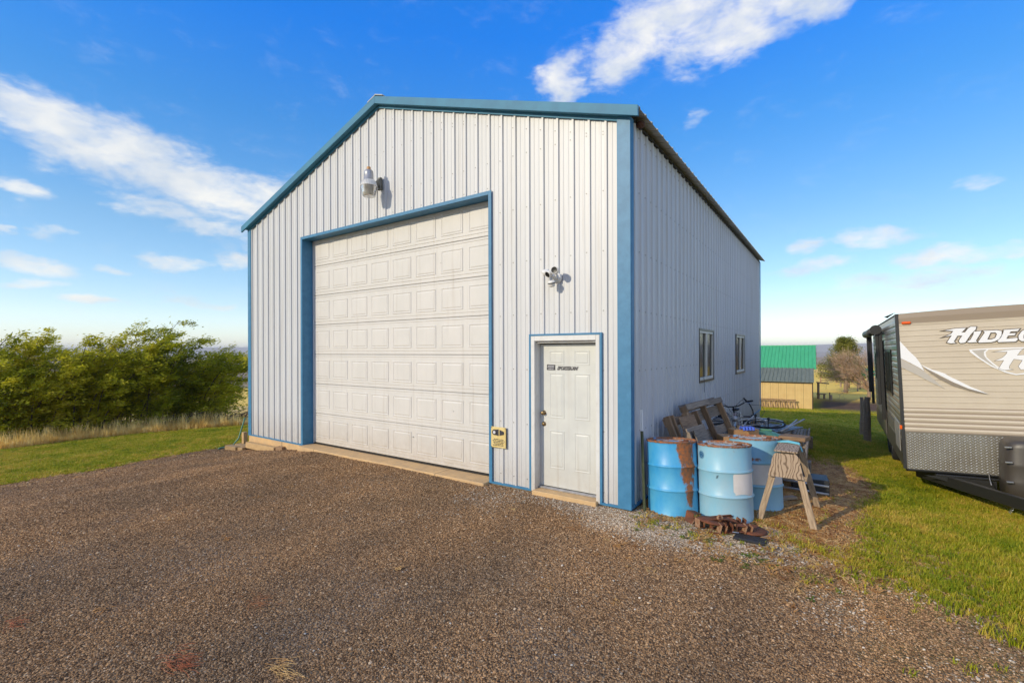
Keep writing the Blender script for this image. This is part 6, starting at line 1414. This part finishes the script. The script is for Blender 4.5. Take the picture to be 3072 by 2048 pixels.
MB().prism([(-3.1, HW+.80), (-7.0, HW+2.58), (-10.9, HW+.80), (-10.9, HW+.70), (-7.0, HW+2.44), (-3.1, HW+.7)], lambda a, b: (-.27, a, b), lambda a, b: (-.29, a, b)).build('barge_board', M['barn_yellow'], brn)
# leaning slatted rack
t = thing('slat_rack', 'low wooden rack of slanting slats standing against the barn wall', 'rack', tuple(brn.location+Vector((ax_.x*1.0, ax_.y*1.0, 0))+Vector((-ax_.y*.0, 0, 0))), (0, 0, math.atan2(ax_.y, ax_.x)))
t.location = Vector((.65, 32.4, -2.14))+ax_*.93; t.location.z = -2.14
board('top_rail', (0, .35, .60), (2.35, .35, .60), .10, .07, M['brown_wood'], t); board('bottom_rail', (0, .42, .03), (2.35, .42, .03), .08, .06, M['brown_wood'], t)
for k in range(16):
    x_ = .05+k*.15; board('slat', (x_+(.06 if k % 2 else -.02), .42, .04), (x_+(-.02 if k % 2 else .05), .34, .58), .055, .03, M['brown_wood'], t, up=(0, 1, 0))

# ------------------------------------------------------------------ plants
def branch_tree(name, label, cat, loc, h, spec, leafm, barkm, group=None):
    pass
leafM = leaf_mat('shrub_leaf', [(.22, (.14, .18, .012)), (.38, (.42, .42, .02)), (.52, (.68, .60, .04)), (.72, (.78, .64, .12))], 1.6, .48)
barkM = mat('shrub_bark', (.13, .095, .065), .9, col2=(.07, .05, .035), vs=10)
def shrub(label, x, y, w, h, seed, dens=1., lean=.45, right=Vector((math.cos(YAW), math.sin(YAW), 0))):
    r = random.Random(seed); nr = np.random.default_rng(seed); g = gz(x, y)
    t = thing('windblown_shrub', label, 'shrub', (x, y, g), group='windblown shrubs in the hedge'); fw = Vector((-math.sin(YAW), math.cos(YAW), 0))
    b = MB(); tips = []
    nst = int(34*dens)
    for i in range(nst):
        bx_ = r.uniform(-.5, .5)*w*.8; by_ = r.uniform(-.5, .5)*1.7; hh = h*.93*r.uniform(.55, 1.0)*(1-.30*abs(bx_)/(w*.5)); ln = lean*r.uniform(.5, 1.4)*hh
        side = r.uniform(-.45, .45); P = []
        for k in range(6):
            q = k/5; P.append(right*(bx_+ln*q**1.6)+fw*(by_+side*q)+Vector((0, 0, hh*(q**.85))))
        b.tube(P, [.03*(1-.8*k/5) for k in range(6)], 5, False); tips.append(P)
        for j in range(9):
            q = r.uniform(.12, .98); k = min(int(q*5), 4); p = P[k].lerp(P[k+1], q*5-k); d = (right*r.uniform(.1, .8)+fw*r.uniform(-.5, .3)+Vector((0, 0, r.uniform(-.05, .38)))); d = d*r.uniform(.9, 1.5); tips.append([p, p+d*.5, p+d+right*.12+Vector((0, 0, -.05))]); b.tube(tips[-1], [.010, .006, .003], 4, False)
    b.build('branches', barkM, t)
    # leaves along every branch
    C, A = [], []
    for P in tips:
        n = 140 if len(P) > 3 else 120
        for k in range(int(n)):
            q = r.uniform(.02, 1)*(len(P)-1); i = min(int(q), len(P)-2); p = P[i].lerp(P[i+1], q-i); s_ = .13 if len(P) > 3 else .075
            C.append((p.x+r.gauss(0, s_), p.y+r.gauss(0, s_), max(.03, p.z+r.gauss(0, s_*.8))))
    for k in range(int(2600*dens)):
        C.append(tuple(right*(r.uniform(-.62, .62)*w+.2)+fw*r.gauss(0, .45)+Vector((0, 0, abs(r.gauss(0, .5))+.05))))
    C = np.array(C); n = len(C); L_ = nr.uniform(.07, .16, n)[:, None]; Wd = L_*.29
    d = np.tile(np.array(right)*1.0, (n, 1))+nr.normal(0, .45, (n, 3)); d[:, 2] += .25; d /= np.linalg.norm(d, axis=1)[:, None]
    s_ = np.cross(d, nr.normal(0, .75, (n, 3))-np.array(sdir)*1.1); s_ /= np.linalg.norm(s_, axis=1)[:, None]
    V = np.stack([C-d*L_*.5, C+s_*Wd*.5, C+d*L_*.5, C-s_*Wd*.5], 1).reshape(-1, 3)
    me_ = bpy.data.meshes.new('foliage'); me_.vertices.add(4*n); me_.vertices.foreach_set('co', V.astype(np.float32).ravel()); me_.loops.add(4*n); me_.loops.foreach_set('vertex_index', np.arange(4*n, dtype=np.int32))
    me_.polygons.add(n); me_.polygons.foreach_set('loop_start', (np.arange(n)*4).astype(np.int32)); me_.update(); me_.validate(); me_.materials.append(leafM)
    link('foliage', me_, t)
def ctr(u, Z): p = cmp_(u, 1200, Z); return p.x, p.y
for (u_, Z_, w_, h_, sd_, lb, dn) in ((-190, 14.0, 4.2, 3.9, 11, 'shrub at the far left edge of the hedge, cut by the frame', 1.), (60, 15.4, 3.9, 4.0, 12, 'shrub second from the left, with a low wavy top', 1.), (240, 16.4, 3.9, 4.1, 13, 'middle shrub of the hedge, with long windswept tips', 1.),
                                   (405, 17.4, 3.9, 4.35, 14, 'tallest shrub in the hedge, right of the middle', 1.1), (560, 18.4, 3.4, 3.5, 15, 'shrub nearest the building, thinning to bare twigs at its foot', .75)):
    cx_, cy_ = ctr(u_, Z_); shrub(lb, cx_, cy_, w_, h_, sd_, dn)
# bare twigs low at the right end
cx_, cy_ = ctr(640, 17.0); r = random.Random(77); b = MB(); rt = Vector((math.cos(YAW), math.sin(YAW), 0))
for k in range(90):
    p = Vector((r.uniform(-1.6, .6), r.uniform(-.5, .5), 0)); P0 = rt*p.x+Vector((0, p.y, 0)); l_ = r.uniform(.5, 1.3)
    b.tube([P0, P0+rt*l_*.5+Vector((0, 0, l_*.35)), P0+rt*l_*1.0+Vector((0, r.uniform(-.2, .2), l_*r.uniform(.3, .6)))], [.012, .008, .003], 4, False)
o = b.build('bare_twigs', barkM, loc=(cx_, cy_, gz(cx_, cy_))); tag(o, 'tangle of bare brown twigs at the foot of the hedge by the building', 'brush', kind='stuff')
# tall dry grass in front of the hedge
gold = leaf_mat('dry_gold_grass', [(.3, (.75, .50, .15)), (.5, (.92, .70, .27)), (.7, (.95, .80, .40))], 1.5, .5)
tall = [tuft(50+i, 15, 1., .30, .022, .55) for i in range(4)]
U = rng.uniform(-60, 775, 6500); Zf = np.interp(U, [0, 300, 600, 740], [12.9, 14.6, 16.0, 16.9])+np.abs(rng.normal(0, .55, len(U)))*1.2-.3
X = (U-1536)/1411.92*Zf; x = CAM.x+X*math.cos(YAW)-Zf*math.sin(YAW); y = CAM.y+X*math.sin(YAW)+Zf*math.cos(YAW)
keep = (~in_building(x, y, .1)) & ((Zf > np.interp(U, [0, 300, 600, 740], [12.6, 14.3, 15.7, 16.6])+.55*(fbm(x, y, .8, 3)-.35)))
x, y = x[keep], y[keep]; s = .15+.13*rng.random(len(x))+.32*(rng.random(len(x)) < .035); s *= .75+.5*fbm(x, y, .7, 3)
scatter('tall_dry_grass', np.stack([x, y, ground_z(x, y)-.01], -1), np.stack([0*x, rng.uniform(.0, .2, len(x)), rng.uniform(0, 6.28, len(x))], -1), np.stack([s*.6, s*.6, s], -1), rng.integers(0, 4, len(x)), tall, gold,
        'tall golden dry grass along the foot of the hedge', 'dry grass')

# evergreen tree and bare tree beyond the lawn
def needles(t, centers, n_per, spread, L_, W_, m, seed, up=.3, name='crown'):
    nr = np.random.default_rng(seed); C = np.repeat(np.array(centers), n_per, 0)+nr.normal(0, spread, (len(centers)*n_per, 3)); n = len(C)
    d = nr.normal(0, 1, (n, 3)); d[:, 2] = d[:, 2]*.6+up; d /= np.linalg.norm(d, axis=1)[:, None]; s_ = np.cross(d, nr.normal(0, 1, (n, 3))); s_ /= np.linalg.norm(s_, axis=1)[:, None]
    V = np.stack([C-d*L_*.5, C+s_*W_*.5, C+d*L_*.5, C-s_*W_*.5], 1).reshape(-1, 3); me_ = bpy.data.meshes.new(name); me_.vertices.add(4*n); me_.vertices.foreach_set('co', V.astype(np.float32).ravel())
    me_.loops.add(4*n); me_.loops.foreach_set('vertex_index', np.arange(4*n, dtype=np.int32)); me_.polygons.add(n); me_.polygons.foreach_set('loop_start', (np.arange(n)*4).astype(np.int32)); me_.update(); me_.validate(); me_.materials.append(m); return link(name, me_, t)
pineM = leaf_mat('pine_needles', [(.3, (.06, .10, .012)), (.5, (.13, .16, .02)), (.72, (.26, .24, .035))], .5, .2)
p = cmp_(2538, 1178, 45.5); g = gz(p.x, p.y)
t = thing('pine_tree', 'dark green pine tree behind the bare tree, right of the barn', 'tree', (p.x, p.y, g))
MB().tube([(0, 0, -.3), (.05, 0, 2), (.0, 0, 5.3)], [.17, .14, .05], 8).build('trunk', M['post_wood'], t, smooth=True)
r = random.Random(5); cs_ = []; b = MB()
for k in range(120):
    z_ = r.uniform(1.15, 5.1); q = (z_-1.0)/4.3; rad = (2.9*(1-q)**.6*min(1, (z_-.7)/.9))*r.uniform(.45, 1.0); a = r.uniform(0, 6.28); tip = Vector((rad*math.cos(a)-.3*(1-q), rad*math.sin(a), z_+.25*rad*.5))
    b.tube([(0, 0, z_-.1), tip*.5+Vector((0, 0, z_*.5-.05)), tip], [.03, .02, .008], 4, False)
    for j in range(4): cs_.append(tuple(Vector((0, 0, z_)).lerp(tip, .45+.55*j/3)))
b.build('limbs', M['post_wood'], t); needles(t, cs_, 40, .17, .17, .05, pineM, 3)
p = cmp_(2606, 1192, 38.5); g = gz(p.x, p.y)
t = thing('bare_tree', 'leafless spreading tree with many pale branches beside the trailer', 'tree', (p.x, p.y, g))
r = random.Random(9); b = MB(); barM = mat('pale_bark', (.56, .38, .24), .85, col2=(.40, .26, .16), vs=8)
tw = []
def grow(p, d, L_, rad, dep):
    q = p+d*L_*.5+Vector((r.uniform(-.05, .05), r.uniform(-.05, .05), .03))*L_; e = q+d*L_*.5
    b.tube([p, q, e], [rad, rad*.8, rad*.55], 5 if rad > .02 else 3, False)
    if dep == 0: return
    for i in range(3 if dep > 1 else 4):
        nd = (d+Vector((r.gauss(0, .42), r.gauss(0, .42), r.gauss(.05, .30)))).normalized(); grow(p.lerp(e, r.uniform(.35, 1)), nd, L_*r.uniform(.6, .82), rad*.55, dep-1)
for k in range(20):
    a = r.uniform(0, 6.28); d = Vector((math.cos(a)*1.1, math.sin(a)*1.1, r.uniform(.35, 1.5))).normalized()
    if k < 12: d = (Vector((-math.cos(YAW), -math.sin(YAW), 0))*r.uniform(.8, 1.6)+Vector((0, r.uniform(-.4, .4), r.uniform(.45, 1.7)))).normalized()
    grow(Vector((0, 0, r.uniform(.7, 1.3))), d, 1.75, .05, 4)
b.build('branches', barM, t); MB().tube([(0, 0, -.3), (.03, 0, .6), (0, 0, 1.5)], [.16, .12, .07], 8).build('trunk', M['post_wood'], t, smooth=True)
# green-roofed shelter
p = cmp_(2592, 1180, 50); g = gz(p.x, p.y); t = thing('garden_shelter', 'small open shelter with a hipped green roof behind the bare tree', 'shelter', (p.x, p.y, g), (0, 0, YAW)); rw = 1.5
for a in (-1, 1):
    for c_ in (-1, 1): board('post', (a*.85*rw*.8, c_*.8, 0), (a*.85*rw*.8, c_*.8, 1.45), .12, .12, M['brown_wood'], t)
MB().add([(-rw, -rw, 1.42), (rw, -rw, 1.42), (rw, rw, 1.42), (-rw, rw, 1.42), (0, 0, 2.25)], [(0, 1, 4), (1, 2, 4), (2, 3, 4), (3, 0, 4), (3, 2, 1, 0)]).build('roof', M['barn_green'], t)
# pasture fence
t = thing('pasture_fence', 'wooden rail fence crossing the dry pasture behind the trees', 'fence')
fa, fb = cmp_(2462, 1168, 58), cmp_(2760, 1168, 56)
for k in range(7):
    q = fa.lerp(fb, k/6); g = gz(q.x, q.y); board('fence_post', (q.x, q.y, g-.2), (q.x, q.y, g+1.35), .16, .16, M['brown_wood'], t, up=(0, 1, 0))
for z_ in (.3, .62, .94, 1.26):
    for k in range(6):
        a, b_ = fa.lerp(fb, k/6), fa.lerp(fb, (k+1)/6); board('rail', (a.x, a.y-.1, gz(a.x, a.y)+z_), (b_.x, b_.y-.1, gz(b_.x, b_.y)+z_), .05, .10, M['brown_wood'], t)
for (u_, v_, Z_, h_, w_, lb) in ((2522, 1166, 52, .9, .09, 'low thick fence stump left of the pine trunk'), (2573, 1182, 47, 1.5, .07, 'tall bare post before the green-roofed shelter'), (2534, 1178, 46, 1.2, .10, 'leaning post touching the pine trunk')):
    p = cmp_(u_, v_, Z_); g = gz(p.x, p.y); o = MB().tube([(0, 0, -.1), (.02, 0, h_)], [w_, w_*.85], 8).build('pasture_post', M['post_wood'], loc=(p.x, p.y, g)); tag(o, lb, 'post', 'posts in the pasture')
# gallows-like frame with bench, birdhouse post
p = cmp_(2455, 1199, 40); g = gz(p.x, p.y); t = thing('hitching_post', 'wooden post with a side beam just right of the barn', 'frame', (p.x, p.y, g), (0, 0, YAW))
board('upright', (0, 0, -.1), (0, 0, 1.35), .13, .13, M['post_wood'], t, up=(0, 1, 0)); board('side_beam', (-.15, 0, 1.36), (.9, 0, 1.24), .08, .10, M['post_wood'], t)
p = cmp_(2462, 1199, 39.5); g = gz(p.x, p.y); t = thing('bench', 'low rustic bench right of the barn', 'bench', (p.x, p.y, g), (0, 0, YAW))
board('seat', (-.25, 0, .40), (.38, 0, .40), .3, .06, M['brown_wood'], t)
for x_ in (-.15, .30): board('leg', (x_, 0, 0), (x_, 0, .365), .10, .12, M['post_wood'], t, up=(0, 1, 0))
p = cmp_(2493, 1201, 38.5); g = gz(p.x, p.y); t = thing('hand_pump', 'squat dark wooden stump post with pointed cap right of the bench', 'post', (p.x, p.y, g)); t.name = 'stump_post'
MB().tube([(0, 0, -.05), (0, 0, .42)], [.10, .10], 9).build('stump', M['post_wood'], t); MB().tube([(-.09, 0, 0), (-.09, 0, .62)], [.05, .045], 7).build('stake', M['post_wood'], t)
# ------------------------------------------------------------------ air between the camera and the far hills
hz_ = MB().box(-9600, 9600, -9600, 9600, -92, 72).build('haze', None); hz_['kind'] = 'stuff'
hm = bpy.data.materials.new('haze_air'); hm.use_nodes = True; ht = hm.node_tree
for n in list(ht.nodes): ht.nodes.remove(n)
pv = N(ht, 'ShaderNodeVolumePrincipled'); pv.inputs['Color'].default_value = (.97, .965, .98, 1); pv.inputs['Density'].default_value = .00022; pv.inputs['Anisotropy'].default_value = 0
ho = N(ht, 'ShaderNodeOutputMaterial'); ht.links.new(pv.outputs[0], ho.inputs['Volume']); hz_.data.materials.append(hm); fixn(hz_.data)
